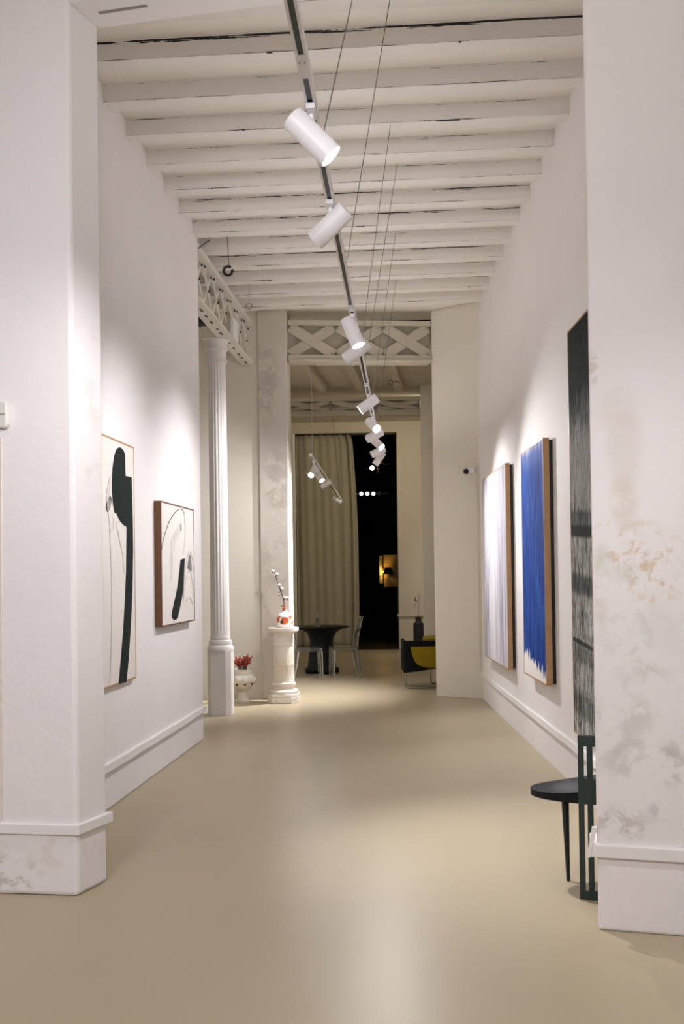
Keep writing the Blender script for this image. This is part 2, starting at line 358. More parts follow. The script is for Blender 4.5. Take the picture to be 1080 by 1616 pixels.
# ------------------------------------------------------------------ ceiling with joists
mb = MB()
mb.prism([tuple(wl(4.6) - N * 3.4), tuple(wr(4.6) + Vector((2.4, 0))), tuple(wr(13.8) + Vector((.8, 0))), tuple(wl(13.8) - N * 3.4)], ZC, ZC + .12)
ceil = struct(mb.build('ceiling', M_CEIL))
def joist_mat():
    m = plaster('painted_joist', (0.80, 0.77, 0.735), 0.07); n = m.node_tree.nodes; l = m.node_tree.links; b = n['Principled BSDF']
    cur = b.inputs['Base Color'].links[0].from_socket
    tc = n.new('ShaderNodeTexCoord'); oi = n.new('ShaderNodeObjectInfo')
    sep = n.new('ShaderNodeSeparateXYZ'); l.new(tc.outputs['Object'], sep.inputs[0])
    off = n.new('ShaderNodeMath'); off.operation = 'MULTIPLY_ADD'; off.inputs[1].default_value = 57.0
    l.new(oi.outputs['Random'], off.inputs[0]); l.new(sep.outputs['X'], off.inputs[2])
    cmb = n.new('ShaderNodeCombineXYZ'); l.new(off.outputs[0], cmb.inputs['X'])
    nz = n.new('ShaderNodeTexNoise'); nz.inputs['Scale'].default_value = 3.2; nz.inputs['Detail'].default_value = 6; nz.inputs['Roughness'].default_value = .7
    l.new(cmb.outputs[0], nz.inputs['Vector'])
    fr = n.new('ShaderNodeMath'); fr.operation = 'LESS_THAN'; fr.inputs[1].default_value = .02; l.new(sep.outputs['Y'], fr.inputs[0])   # front face only
    idx = n.new('ShaderNodeMapRange'); idx.inputs['From Max'].default_value = 3; idx.inputs['To Max'].default_value = 3; l.new(oi.outputs['Object Index'], idx.inputs['Value'])
    def noise1(sc, det, o_, rough=.6):
        o2 = n.new('ShaderNodeVectorMath'); o2.inputs[1].default_value = (o_, 0, 0); l.new(cmb.outputs[0], o2.inputs[0])
        z_ = n.new('ShaderNodeTexNoise'); z_.inputs['Scale'].default_value = sc; z_.inputs['Detail'].default_value = det; z_.inputs['Roughness'].default_value = rough
        l.new(o2.outputs[0], z_.inputs['Vector']); return z_.outputs['Fac']
    def mth(op, a, c, d=None):
        x = n.new('ShaderNodeMath'); x.operation = op
        for k_, v in enumerate((a, c, d)):
            if v is None: continue
            if isinstance(v, (int, float)): x.inputs[k_].default_value = v
            else: l.new(v, x.inputs[k_])
        return x.outputs[0]
    def line(zc, hw, th, rand_w, boost):
        c_ = mth('MULTIPLY_ADD', noise1(1.6, 4, zc * 40), rand_w, zc - rand_w * .5)
        ab = mth('ABSOLUTE', mth('SUBTRACT', sep.outputs['Z'], c_), 0)
        v = mth('ADD', noise1(1.5, 7, zc * 91 + 3, .7), mth('MULTIPLY', idx.outputs[0], boost))
        w = n.new('ShaderNodeMapRange'); w.inputs['From Min'].default_value = th; w.inputs['From Max'].default_value = th + .10
        w.inputs['To Max'].default_value = hw; l.new(v, w.inputs['Value'])
        w2 = mth('MULTIPLY', w.outputs[0], mth('MULTIPLY_ADD', idx.outputs[0], .5 if boost else 0, 1.0))
        return mth('MULTIPLY', mth('LESS_THAN', ab, w2), fr.outputs[0])
    for s_ in (line(.116, .0034, .50, .016, .06), line(.004, .0030, .48, .004, 0), line(.105, .0028, .56, .05, .05)):
        x = n.new('ShaderNodeMix'); x.data_type = 'RGBA'; x.inputs['B'].default_value = (.02, .022, .02, 1)
        l.new(s_, x.inputs['Factor']); l.new(cur, x.inputs['A']); cur = x.outputs['Result']
    l.new(cur, b.inputs['Base Color'])
    return m
M_JOIST = joist_mat()
SP = 0.553
for k in range(-3, 12):
    yc = 6.41 + SP * k
    if yc > 13.05: break
    c = Vector((0, yc))                                  # on the axis x=0, front-bottom edge
    tl = (wl(yc) - c).dot(N); trr = (wr(yc) - c).dot(N)
    x0 = tl + .0 if yc < B.y else tl - .30; x1 = trr
    if yc < 5.3: x0, x1 = -3.2, 3.2
    mb = MB(); n = 40; rows = []
    h = ZC - ZJ + .02; w = .135
    for i in range(n + 1):
        x = x0 - .03 + (x1 - x0 + .06) * i / n
        j = lambda s: (random.random() - .5) * s
        rows.append([mb.b.verts.new((x, j(.006), 0 + j(.005))), mb.b.verts.new((x, w + j(.006), j(.005))), mb.b.verts.new((x, w, h)), mb.b.verts.new((x, 0 + j(.004), h))])
    for i in range(n):
        for q in range(4): mb.face([rows[i][q], rows[i][(q + 1) % 4], rows[i + 1][(q + 1) % 4], rows[i + 1][q]])
    mb.face(rows[0]); mb.face(rows[-1][::-1])
    jo = mb.build('joist', M_JOIST, ceil, loc=(0, yc, ZJ), rz=-ANG); jo.pass_index = {0: 2, 6: 1, 5: 1, 8: 1}.get(k, 0)
# one old split in the nearest joist
# ceiling of the anteroom and of the rooms beyond
mb = MB(); mb.box((0, -.2, ZC + .06), (9, 9.8, .12)); struct(mb.build('ceiling_anteroom', M_CEIL))
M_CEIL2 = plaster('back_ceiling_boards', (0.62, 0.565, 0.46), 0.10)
ZM = 4.74
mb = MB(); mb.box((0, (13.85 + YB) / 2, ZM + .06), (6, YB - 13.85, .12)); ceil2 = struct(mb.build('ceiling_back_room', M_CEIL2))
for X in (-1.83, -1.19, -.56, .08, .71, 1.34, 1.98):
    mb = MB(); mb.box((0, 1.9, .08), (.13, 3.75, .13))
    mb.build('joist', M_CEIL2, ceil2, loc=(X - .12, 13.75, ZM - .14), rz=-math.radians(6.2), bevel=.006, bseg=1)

# ------------------------------------------------------------------ iron lattice girders
M_IRON = plaster('white_painted_iron', (0.74, 0.71, 0.66), 0.06)
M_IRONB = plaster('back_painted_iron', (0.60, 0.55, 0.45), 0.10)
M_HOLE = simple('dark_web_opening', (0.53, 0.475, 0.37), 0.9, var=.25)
M_RIVET = simple('dark_rivet', (0.03, 0.03, 0.028), 0.7)
def girder(label, p, q, z0, z1, mat, cells, dep=.26, panel=None, slots=False, seed=1, barw=.07, fl=.085, rivet=None):
    rivet = rivet or M_RIVET
    e = q - p; L = e.length; rz = math.atan2(e.y, e.x)
    t = thing('lattice_girder', label, 'girder', (p.x, p.y, z0), rz)
    for nm, za in (('bottom_flange', 0), ('top_flange', z1 - z0 - .06)):
        mb = MB(); mb.box((L / 2, dep / 2, za + (fl if nm[0] == 'b' else .06) / 2 * (1 if nm[0] == 'b' else 1)), (L, dep, fl if nm[0] == 'b' else .06))
        if nm[0] == 'b': mb.box((L / 2, dep / 2 - .01, .012), (L, dep + (.05 if fl > .05 else 0), .022))
        if nm[0] == 'b' and slots:
            rnd = random.Random(seed); x = .12; mb.mi = 1
            while x < L - .1:
                mb.box((x, dep * .45, .0), (rnd.uniform(.06, .13), .022, .006)); x += rnd.uniform(.2, .34)
        fo = mb.build(nm, [mat, rivet], t)
    H0, H1 = fl, z1 - z0 - .06
    if panel:
        mb = MB(); mb.box((L / 2, dep * .62, (H0 + H1) / 2), (L, .03, H1 - H0)); mb.build('web_panel', panel, t)
    cw = L / cells
    for k in range(cells):
        for s_ in (0, 1):
            xa, xb = (k * cw, (k + 1) * cw) if s_ else ((k + 1) * cw, k * cw)
            v = Vector((xb - xa, 0, H1 - H0)); ln = v.length
            rot = Matrix.Rotation(-math.atan2(v.z, v.x), 3, 'Y')
            mb = MB(); mb.box(((xa + xb) / 2, .05 + .02 * s_, (H0 + H1) / 2), (ln - .06, .016, barw), rot)
            mb.mi = 1; R90 = Matrix.Rotation(math.radians(90), 3, 'X')
            for f_ in ((.07, .93) if s_ else (.07, .5, .93)):
                p_ = Vector((xa, 0, H0)).lerp(Vector((xb, 0, H1)), f_)
                mb.lathe([(.015, -.012), (.013, .016)], 10, (p_.x, .045 + .02 * s_, p_.z), R90)
            bo = mb.build('lattice_bar', [mat, rivet], t)
    return t
zg = D(316, 464, wl(10.0).y).z
g0 = B + U * .0; g1 = EL0 + (wl(EL0.y) - EL0) * 1.0
girder('white riveted iron girder above the fluted column, open lattice with black rivets', B + U * .005, wl(EL0.y - .01), 4.235, 4.78, M_IRON, 7, slots=True, barw=.045, dep=.15, fl=.03)
# girder local +y must point away from the hall: placed from B towards the end wall, +y is to the left
zb1 = D(570, 568, EL1.y).z
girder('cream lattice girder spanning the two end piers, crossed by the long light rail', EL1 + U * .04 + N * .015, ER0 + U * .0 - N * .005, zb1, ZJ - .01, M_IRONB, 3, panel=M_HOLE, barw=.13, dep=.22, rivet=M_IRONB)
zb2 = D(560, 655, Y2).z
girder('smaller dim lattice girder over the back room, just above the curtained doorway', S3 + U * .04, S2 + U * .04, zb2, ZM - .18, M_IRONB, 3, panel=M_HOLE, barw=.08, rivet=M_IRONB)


# ------------------------------------------------------------------ track lights
ZT = 3.15
def tl_pt(py):                       # the main rail seen at image row py
    return G(463.5 + (585.5 - 463.5) * (py - 20) / 620.0, py, ZT)
TA, TB = tl_pt(20), tl_pt(640)
td = (TB - TA).normalized(); TRZ = math.atan2(td.y, td.x)
def on_track(y): return TA + td * ((y - TA.y) / td.y)
def rail(label, P, Q, breaks, group, wires=(), wr_=.0022):
    e = Q - P; L = e.length; rz = math.atan2(e.y, e.x); tilt = math.asin(e.z / L)
    t = thing('track_light_rail', label, 'light rail', tuple(P), 0, group)
    t.rotation_euler = (0, -tilt, rz)
    bs = [0] + sorted(breaks) + [L]
    for i in range(len(bs) - 1):
        a, b = bs[i] + (.05 if i else 0), bs[i + 1] - (.05 if i < len(bs) - 2 else 0)
        mb = MB()
        for sy in (-1, 1): mb.box(((a + b) / 2, sy * .0135, 0), (b - a, .009, .034))
        mb.box(((a + b) / 2, 0, .013), (b - a, .02, .008))
        r_ = mb.build('rail_section', M_LAMP, t)
        mb = MB(); mb.box(((a + b) / 2, 0, -.004), (b - a - .012, .018, .02)); mb.build('dark_slot', M_DARKSLOT, r_)
    for x in sorted(breaks):
        mb = MB(); mb.box((x, 0, 0), (.15, .037, .037)); mb.mi = 1
        for sy in (-.008, .008): mb.lathe([(.0028, 0), (.0028, .003)], 8, (x - .03, sy, -.0205))
        c = mb.build('connector', [M_LAMP, M_WIRE], t)
    for x in (0, L):
        mb = MB(); mb.box((x, 0, 0), (.012, .038, .036)); mb.build('end_cap', M_LAMP, t)
    inv = (Matrix.Translation(P) @ t.rotation_euler.to_matrix().to_4x4()).inverted()
    for (w0, w1, m) in wires:
        mb = MB(); mb.tube([inv @ Vector(w0), inv @ Vector(w1)], wr_, 6); mb.build('suspension_wire', m, t)
    return t
y0t, y1t = 1.6, 13.6
P, Q = on_track(y0t), on_track(y1t)
brk = [(on_track(tl_pt(py).y) - P).length for py in (97, 243, 482, 604)] + [(on_track(10.3) - P).length, (on_track(12.3) - P).length]
def wr_top(px, py): return G(px, py, ZJ + .02)
wires = []
for (tx, ty, bx, by) in [(654, -456, 511, 243), (625, -58, 545, 432), (617, 192, 569, 556), (627.5, 257, 575, 589), (625, 366, 585, 643), (625.5, 441, 592, 678)]:
    top = wr_top(tx, ty); bot = on_track(top.y)
    wires.append((top, bot + Vector((0, 0, .018)), M_WIRE))
wires.append((on_track(2.2) + Vector((.25, 0, ZC - ZT + .02)), on_track(2.2) + Vector((0, 0, .018)), M_WIRE))
rail('long white track light rail with dark slot running the whole hall ceiling on wires', P, Q, brk, 'suspended light rails', wires=wires)
P2, Q2 = D(490.5, 718, 13.9), D(538, 788, 20.2)
w_top = D(524.5, 648, 20.1); w_top.z = min(w_top.z, ZM - .02)
near_top = P2 + (Q2 - P2) * .04 + Vector((0, 0, ZM - .1 - P2.z)); 
rail('short white light rail hung before the curtain in the back room', P2, Q2, [2.2, 4.4], 'suspended light rails',
     wires=[(w_top, P2 + (Q2 - P2) * .975 + Vector((0, 0, .018)), M_WIRE), (near_top, P2 + (Q2 - P2) * .04 + Vector((0, 0, .018)), M_PALEWIRE)], wr_=.005)

def spotlight(label, top, axis, watt, drop=.10, R=.044, L=.185, angle=96, blend=1.0, col=(1, .97, .99), slide=.0, size=.04):
    axis = Vector(axis).normalized()
    t = thing('track_spotlight', label, 'spotlight', tuple(top), 0, 'white track spotlights')
    q = Vector((0, 0, 1)).rotation_difference(axis).to_matrix()
    c = Vector((0, 0, -drop)) + axis * slide
    mb = MB(); mb.box((0, 0, -.028), (.030, .10, .020), Matrix.Rotation(TRZ - math.pi / 2, 3, 'Z')); mb.build('adapter', M_LAMP, t, bevel=.002)
    mb = MB(); mb.tube([(0, 0, -.03), (0, 0, -drop * .75), tuple(c)], .009, 10); mb.build('stem', M_LAMP, t, smooth=True)
    mb = MB(); h = L / 2
    mb.lathe([(.001, -h), (R - .003, -h), (R, -h + .003), (R, h - .001), (R - .001, h), (R - .0035, h), (R - .0035, h - .045), (R - .006, h - .05), (.001, h - .05)], 40, tuple(c), q, cap=False)
    mb.build('housing', M_LAMP, t, smooth=True)
    mb = MB(); mb.lathe([(R - .004, h - .004), (R - .012, h - .030)], 40, tuple(c), q, cap=False); mb.build('reflector', M_REFL, t, smooth=True)
    mb = MB(); mb.lathe([(.001, h - .030), (R - .011, h - .031)], 40, tuple(c), q, cap=False); mb.build('lens', M_LENS, t)
    ld = bpy.data.lights.new('spot', 'SPOT'); ld.energy = watt; ld.spot_size = math.radians(angle); ld.spot_blend = blend
    ld.shadow_soft_size = size; ld.color = col
    lo = bpy.data.objects.new('spot', ld); COL.objects.link(lo); lo.parent = t
    lo.location = c + axis * (h + .004 + size * 0)
    lo.rotation_euler = Vector((0, 0, -1)).rotation_difference(axis).to_euler()
    return t
def at_row(py): return on_track(tl_pt(py).y)
WS = 94
def aim(p, tgt): return Vector(tgt) - p
S = spotlight
S('nearest and largest spotlight, lit mouth pointing down to the right', on_track(3.52), (.70, .0, -.72), WS * .26, drop=.115)
S('second nearest spotlight, pointing down left with its mouth turned away', on_track(4.42), (-.74, .30, -.60), WS * .24, drop=.115)
S('third spotlight, lit mouth pointing straight down, overlapping a left-pointing one', on_track(6.35), (.36, -.16, -.92), WS * .8, angle=70, drop=.12)
S('spotlight just behind the third one, pointing left to the large black and white canvas', on_track(6.85), (-.80, .26, -.54), WS * .33, drop=.13)
S('small spotlight pointing left, alone below the cream girder', on_track(9.15), (-.82, .03, -.57), WS * .36, drop=.10)
S('spotlight whose glaring round mouth faces straight toward the viewer', on_track(10.45), (.38, -.70, -.50), WS * .62, drop=.10)
S('spotlight pointing left right below the glaring round one', on_track(11.0), (-.84, .42, -.36), WS * .5, drop=.13)
S('distant spotlight with bright mouth pointing right in front of the dark doorway', on_track(11.75), (.62, -.42, -.66), WS * .6, drop=.11)
S('distant spotlight pointing left in front of the dark doorway', on_track(12.55), (-.90, .10, -.42), WS * .35, drop=.12)
S('farthest spotlight on the long rail, pointing steeply down left', on_track(13.1), (-.56, .16, -.81), WS * 1.9, drop=.14)
def p2(t_): return P2 + (Q2 - P2) * t_
S('left one of the two lit spotlights on the short back rail', p2(.07), (-.30, -.70, -.62), WS * .12, drop=.15, slide=.03)
S('right one of the two lit spotlights on the short back rail', p2(.19), (.45, -.45, -.75), WS * .12, drop=.13, slide=.02)
S('unlit looking spotlight pointing left in the middle of the short back rail', p2(.42), (-.85, .25, -.45), WS * .4, drop=.10)
S('last spotlight at the low far end of the short back rail, lit rim at right', p2(.90), (.86, .15, -.48), WS * .4, drop=.10, slide=-.04)

# ------------------------------------------------------------------ paintings
def on_plane(px, py, Pw, e):         # ray meets the vertical plane through Pw along e: (distance along e, height)
    n = Vector((-e.y, e.x, 0)); d = ray(px, py); t = (Vector((Pw.x, Pw.y, 0)) - EYE).dot(n) / d.dot(n)
    h = EYE + d * t; return (V2(h) - Pw).dot(e), h.z
def canvas_mat(name, col): return simple(name, col, .8, spec=.2, var=.03, vscale=40, bump=.1, bscale=400)
M_CANVAS = canvas_mat('raw_white_canvas', (.74, .71, .675))
M_PAINTBLK = simple('matt_black_paint', (.006, .014, .012), .7, spec=.2, var=.2)
M_WOODD = simple('dark_brown_wood', (.16, .065, .020), .5, var=.5, vscale=14)
M_WOODL = simple('light_oak_wood', (.50, .30, .14), .5, var=.3, vscale=14)
def smear_mat(name, c0, c1, sx=30, sz=3, th=.45):
    m, n, l, b = nt(name); b.inputs['Roughness'].default_value = .8
    tc = n.new('ShaderNodeTexCoord'); mp = n.new('ShaderNodeMapping'); mp.inputs['Scale'].default_value = (sx, 1, sz); l.new(tc.outputs['Object'], mp.inputs['Vector'])
    nz = n.new('ShaderNodeTexNoise'); nz.inputs['Scale'].default_value = 1; nz.inputs['Detail'].default_value = 7; l.new(mp.outputs[0], nz.inputs['Vector'])
    mr = n.new('ShaderNodeMapRange'); mr.inputs['From Min'].default_value = th - .12; mr.inputs['From Max'].default_value = th + .2; l.new(nz.outputs['Fac'], mr.inputs['Value'])
    mx = n.new('ShaderNodeMix'); mx.data_type = 'RGBA'; mx.inputs['A'].default_value = (*c0, 1); mx.inputs['B'].default_value = (*c1, 1)
    l.new(mr.outputs[0], mx.inputs['Factor']); l.new(mx.outputs['Result'], b.inputs['Base Color']); return m
M_SMEAR = smear_mat('grey_brush_smear', (.72, .69, .655), (.30, .30, .29), 18, 2, .55)
M_SMEARL = smear_mat('pale_brush_smear', (.73, .70, .665), (.50, .485, .46), 20, 2, .48)
M_SMEARD = smear_mat('dark_brush_smear', (.55, .53, .51), (.03, .035, .03), 30, 6, .40)
def ribbon(mb, pts, w, y0, y1):
    L, R = [], []
    for i, p in enumerate(pts):
        a = Vector(pts[max(i - 1, 0)]); b = Vector(pts[min(i + 1, len(pts) - 1)]); t = (b - a).normalized(); n = Vector((-t.y, t.x))
        ww = w if not isinstance(w, (list, tuple)) else w[i]
        L.append(Vector(p) + n * ww / 2); R.append(Vector(p) - n * ww / 2)
    mb.prism_xz(L + R[::-1], y0, y1)
def smooth_pts(pts, n=6):
    out = []
    P_ = [Vector(p) for p in pts]
    for i in range(len(P_) - 1):
        p0 = P_[max(i - 1, 0)]; p1 = P_[i]; p2_ = P_[i + 1]; p3 = P_[min(i + 2, len(P_) - 1)]
        for k in range(n):
            t = k / n
            out.append(.5 * ((2 * p1) + (p2_ - p0) * t + (2 * p0 - 5 * p1 + 4 * p2_ - p3) * t * t + (3 * p1 - p0 - 3 * p2_ + p3) * t ** 3))
    out.append(P_[-1]); return out
def painting(label, Pw, e, s0, s1, z0, z1, thick, m_face, m_frame, gap=.004, lip=.004, cat='painting', rz_extra=0):
    # Pw + e*s0 is the left lower corner as seen from the hall, local +y goes into the wall
    rz = math.atan2(e.y, e.x); p = Pw + e * s0; W = s1 - s0; H = z1 - z0
    t = thing('painting', label, cat, (p.x, p.y, z0), rz, 'paintings on the hall walls')
    yb = -gap; yf = -gap - thick
    mb = MB(); f = .012
    for (c, d) in (((f / 2, (yb + yf) / 2, H / 2), (f, thick, H)), ((W - f / 2, (yb + yf) / 2, H / 2), (f, thick, H)),
                   ((W / 2, (yb + yf) / 2, f / 2), (W - 2 * f, thick, f)), ((W / 2, (yb + yf) / 2, H - f / 2), (W - 2 * f, thick, f))): mb.box(c, d)
    mb.build('frame', m_frame, t)
    mb = MB(); mb.box((W / 2, (yb + yf) / 2 + .0, H / 2), (W - 2 * f, thick - .002 - 2 * 0, H - 2 * f)) if False else mb.box((W / 2, yf + .012, H / 2), (W - .008, .02, H - .008))
    mb.build('canvas', m_face, t)
    return t, yf - .0005, W, H

# left wall, far canvas
TH = .055
Pf = A + N * (TH + .004)
sA, zA = on_plane(253.9, 789.8, Pf, U); sB, zB = on_plane(306, 804.3, Pf, U)
_, zA0 = on_plane(254, 989.2, Pf, U); _, zB0 = on_plane(307, 980.6, Pf, U)
z0, z1 = (zA0 + zB0) / 2, (zA + zB) / 2
print('painting2', sA, sB, z0, z1)
t, yf, W, H = painting('small white canvas with dark wood edge and short black stroke, on left wall', A, U, sA, sB, z0, z1, TH, M_CANVAS, M_WOODD)
def loc2(zx, zy):
    s, z = on_plane(160 + zx / 3.675, 660 + zy / 3.675, Pf, U); return Vector((s - sA, z - z0))
mb = MB(); mb.prism_xz(smooth_pts([loc2(*p) for p in [(484, 812), (480, 900), (474, 1000), (458, 1090), (442, 1155), (428, 1170), (414, 1162), (409, 1140), (420, 1080), (438, 1000), (452, 900), (460, 820)]], 4), yf - .001, yf + .002)
mb.build('black_stroke', M_PAINTBLK, t)
mb = MB(); ribbon(mb, smooth_pts([loc2(*p) for p in [(345, 790), (355, 730), (375, 650), (405, 580), (440, 535), (465, 527), (480, 548)]]), .006, yf - .001, yf + .001)
mb.build('thin_arc_line', M_PAINTBLK, t)
mb = MB(); ribbon(mb, smooth_pts([loc2(*p) for p in [(481, 548), (487, 650), (484, 730), (473, 790)]]), .014, yf - .001, yf + .001)
ribbon(mb, smooth_pts([loc2(*p) for p in [(475, 1075), (480, 960), (495, 830), (512, 775), (528, 810), (537, 900), (536, 980), (538, 1060), (533, 1100)]]), .014, yf - .001, yf + .001)
ribbon(mb, smooth_pts([loc2(*p) for p in [(477, 1050), (492, 930), (510, 885), (526, 930), (534, 1040)]]), .012, yf - .001, yf + .001)
ribbon(mb, smooth_pts([loc2(*p) for p in [(482, 1085), (505, 1035), (525, 1060), (532, 1095)]]), .016, yf - .001, yf + .001)
mb.build('grey_smear', M_SMEAR, t)
mb = MB(); mb.prism_xz(smooth_pts([loc2(*p) for p in [(500, 870), (508, 800), (514, 795), (522, 830), (524, 885), (512, 882)]], 3), yf - .002, yf - .0005)
mb.build('dark_smear', M_SMEARD, t); mb = MB()
mb.prism_xz([loc2(*p) for p in [(459, 655), (457, 620), (462, 605), (465, 650)]], yf - .002, yf - .0005)
mb.build('dark_smear', M_SMEARD, t)
mb = MB(); mb.prism_xz(smooth_pts([loc2(*p) for p in [(400, 940), (398, 760), (412, 690), (440, 640), (455, 610), (458, 660), (430, 720), (418, 800), (412, 940)]], 3), yf - .0005, yf + .001)
mb.build('pale_smear', M_SMEARL, t)

# left wall, near tall canvas
TH = .03
Pf = A + N * (TH + .004)
sB, zB = on_plane(211.3, 705.5, Pf, U); _, zB0 = on_plane(214.5, 1071.4, Pf, U)
sL, zL = on_plane(174.5, 689.8, Pf, U); _, zL0 = on_plane(174.5, 1083.2, Pf, U)
z0, z1 = (zB0 + zL0) / 2, (zB + zL) / 2; sA = sB - 1.22
print('painting1', sA, sB, z0, z1)
t, yf, W, H = painting('tall white canvas with a large black rounded shape, partly behind left front pier', A, U, sA, sB, z0, z1, TH, M_CANVAS, M_WOODL)
mb = MB(); mb.prism_xz([loc2(*p) for p in [(105, 168), (118, 174), (130, 190), (137, 212), (140, 335), (175, 343), (178, 450), (182, 600), (184, 760), (180, 1000), (171, 1200), (158, 1400), (145, 1532), (102, 1541), (114, 1400), (128, 1230), (138, 1050), (145, 880), (147, 629), (130, 620), (110, 598), (97, 572), (89, 551), (78, 550), (68, 500), (63, 430), (62, 360), (66, 285), (76, 215), (90, 178)]], yf - .001, yf + .002)
mb.build('black_shape', M_PAINTBLK, t)
mb = MB(); mb.prism_xz(smooth_pts([loc2(*p) for p in [(25, 520), (36, 470), (50, 452), (60, 470), (54, 500), (48, 528), (36, 545)]], 3), yf - .0015, yf + .0005)
mb.build('dark_smear', M_SMEARD, t)
mb = MB(); mb.prism_xz(smooth_pts([loc2(*p) for p in [(28, 450), (44, 360), (58, 330), (60, 400), (58, 450), (62, 500), (60, 545), (74, 590), (70, 640), (56, 660), (46, 600), (38, 540)]], 3), yf - .0008, yf + .0005)
mb.build('grey_smear', M_SMEAR, t)
mb = MB()
ribbon(mb, smooth_pts([loc2(*p) for p in [(85, 600), (105, 700), (125, 800), (132, 900)]]), .012, yf - .001, yf + .001)
ribbon(mb, smooth_pts([loc2(*p) for p in [(48, 640), (58, 900), (60, 1200), (50, 1540)]]), .012, yf - .001, yf + .001)
mb.build('pale_smear', M_SMEARL, t)

def field_mat(name, kind):
    m, n, l, b = nt(name); b.inputs['Roughness'].default_value = .8; b.inputs['Specular IOR Level'].default_value = .10
    tc = n.new('ShaderNodeTexCoord')
    def noise(sc, detail=6, dist=0, rough=.6, off=(0, 0, 0)):
        mp = n.new('ShaderNodeMapping'); mp.inputs['Scale'].default_value = sc; mp.inputs['Location'].default_value = off; l.new(tc.outputs['Object'], mp.inputs['Vector'])
        z = n.new('ShaderNodeTexNoise'); z.inputs['Scale'].default_value = 1; z.inputs['Detail'].default_value = detail; z.inputs['Distortion'].default_value = dist; z.inputs['Roughness'].default_value = rough
        l.new(mp.outputs[0], z.inputs['Vector']); return z.outputs['Fac']
    sep = n.new('ShaderNodeSeparateXYZ'); l.new(tc.outputs['Object'], sep.inputs[0])
    def math_(op, a, c, d=None):
        x = n.new('ShaderNodeMath'); x.operation = op
        for i, v in enumerate((a, c, d)):
            if v is None: continue
            if isinstance(v, (int, float)): x.inputs[i].default_value = v
            else: l.new(v, x.inputs[i])
        return x.outputs[0]
    def rng(v, a, c, t0=0, t1=1):
        x = n.new('ShaderNodeMapRange'); x.inputs['From Min'].default_value = a; x.inputs['From Max'].default_value = c
        x.inputs['To Min'].default_value = t0; x.inputs['To Max'].default_value = t1; l.new(v, x.inputs['Value']); return x.outputs[0]
    def mix(f, a, c):
        x = n.new('ShaderNodeMix'); x.data_type = 'RGBA'
        for k, v in (('A', a), ('B', c)):
            if isinstance(v, tuple): x.inputs[k].default_value = (*v, 1)
            else: l.new(v, x.inputs[k])
        if isinstance(f, float): x.inputs['Factor'].default_value = f
        else: l.new(f, x.inputs['Factor'])
        return x.outputs['Result']
    X, Z = sep.outputs['X'], sep.outputs['Z']
    if kind == 'blue':
        c = mix(rng(noise((22, 1, 1.6)), .35, .68), (.002, .020, .15), (.006, .065, .36))
        c = mix(math_('MULTIPLY', rng(noise((5, 1, 2.2), off=(3, 0, 9)), .48, .72), .75), c, (.025, .13, .50))
        c = mix(math_('MULTIPLY', rng(noise((60, 1, 2.5), off=(7, 0, 1)), .60, .72), .35), c, (.30, .45, .80))
        jag = noise((26, 1, .9), 4)
        top = math_('ADD', Z, math_('MULTIPLY', rng(jag, .3, .7, -1, 1), .075))
        c = mix(rng(top, 1.90, 1.97), c, (.78, .76, .80))
        c = mix(math_('MULTIPLY', rng(top, 1.72, 1.94), .35), c, (.35, .42, .72))
        jb = noise((13, 1, .4), 3, off=(4, 0, 2))
        bot = math_('SUBTRACT', math_('ADD', Z, math_('MULTIPLY', rng(jb, .3, .7, -1, 1), .07)), math_('MULTIPLY', math_('SUBTRACT', 1.0, X), .12))
        c = mix(rng(bot, .095, .075), c, (.80, .775, .74))
    elif kind == 'white':
        c = mix(rng(noise((9, 1, .9)), .42, .66), (.66, .65, .69), (.26, .25, .38))
        c = mix(math_('MULTIPLY', rng(noise((34, 1, 1.5), off=(5, 0, 4)), .55, .72), .75), c, (.24, .24, .40))
        cen = math_('ABSOLUTE', math_('SUBTRACT', X, math_('ADD', .75, math_('MULTIPLY', Z, .06))), 0)
        c = mix(rng(cen, .45, .05, 0, .65), c, (.72, .72, .75))
        c = mix(rng(X, .30, .02, 0, .55), c, (.45, .44, .52))
    else:
        c = mix(rng(noise((30, 1, 4.2), 10, .9, .75), .40, .58), (.014, .020, .017), (.56, .56, .54))
        scr = noise((30, 1, 5), 10, 2.2, .75, off=(2, 0, 6))
        c = mix(math_('MULTIPLY', rng(scr, .50, .56), rng(scr, .62, .56)), c, (.015, .02, .017))
        gz = n.new('ShaderNodeTexNoise'); gz.inputs['Detail'].default_value = 2; gz.inputs['Scale'].default_value = .6
        def band(z0_, w, s_):
            d_ = math_('ABSOLUTE', math_('SUBTRACT', math_('ADD', Z, math_('MULTIPLY', X, .06)), z0_), 0)
            return math_('MULTIPLY', rng(d_, w, w * .5), s_)
        for (z_, w, s_) in BANDS: c = mix(band(z_, w, s_), c, (.018, .024, .021))
        wz = math_('ADD', Z, math_('MULTIPLY', rng(noise((6, 1, 1), 3), .3, .7, -1, 1), .12))
        c = mix(rng(wz, 1.98, 2.38, 0, .93), c, (.010, .016, .014))
        c = mix(math_('MULTIPLY', band(1.86, .30, 1.0), .55), c, (.30, .30, .295)); b.inputs['Roughness'].default_value = .9; b.inputs['Specular IOR Level'].default_value = .08
    l.new(c, b.inputs['Base Color']); return m
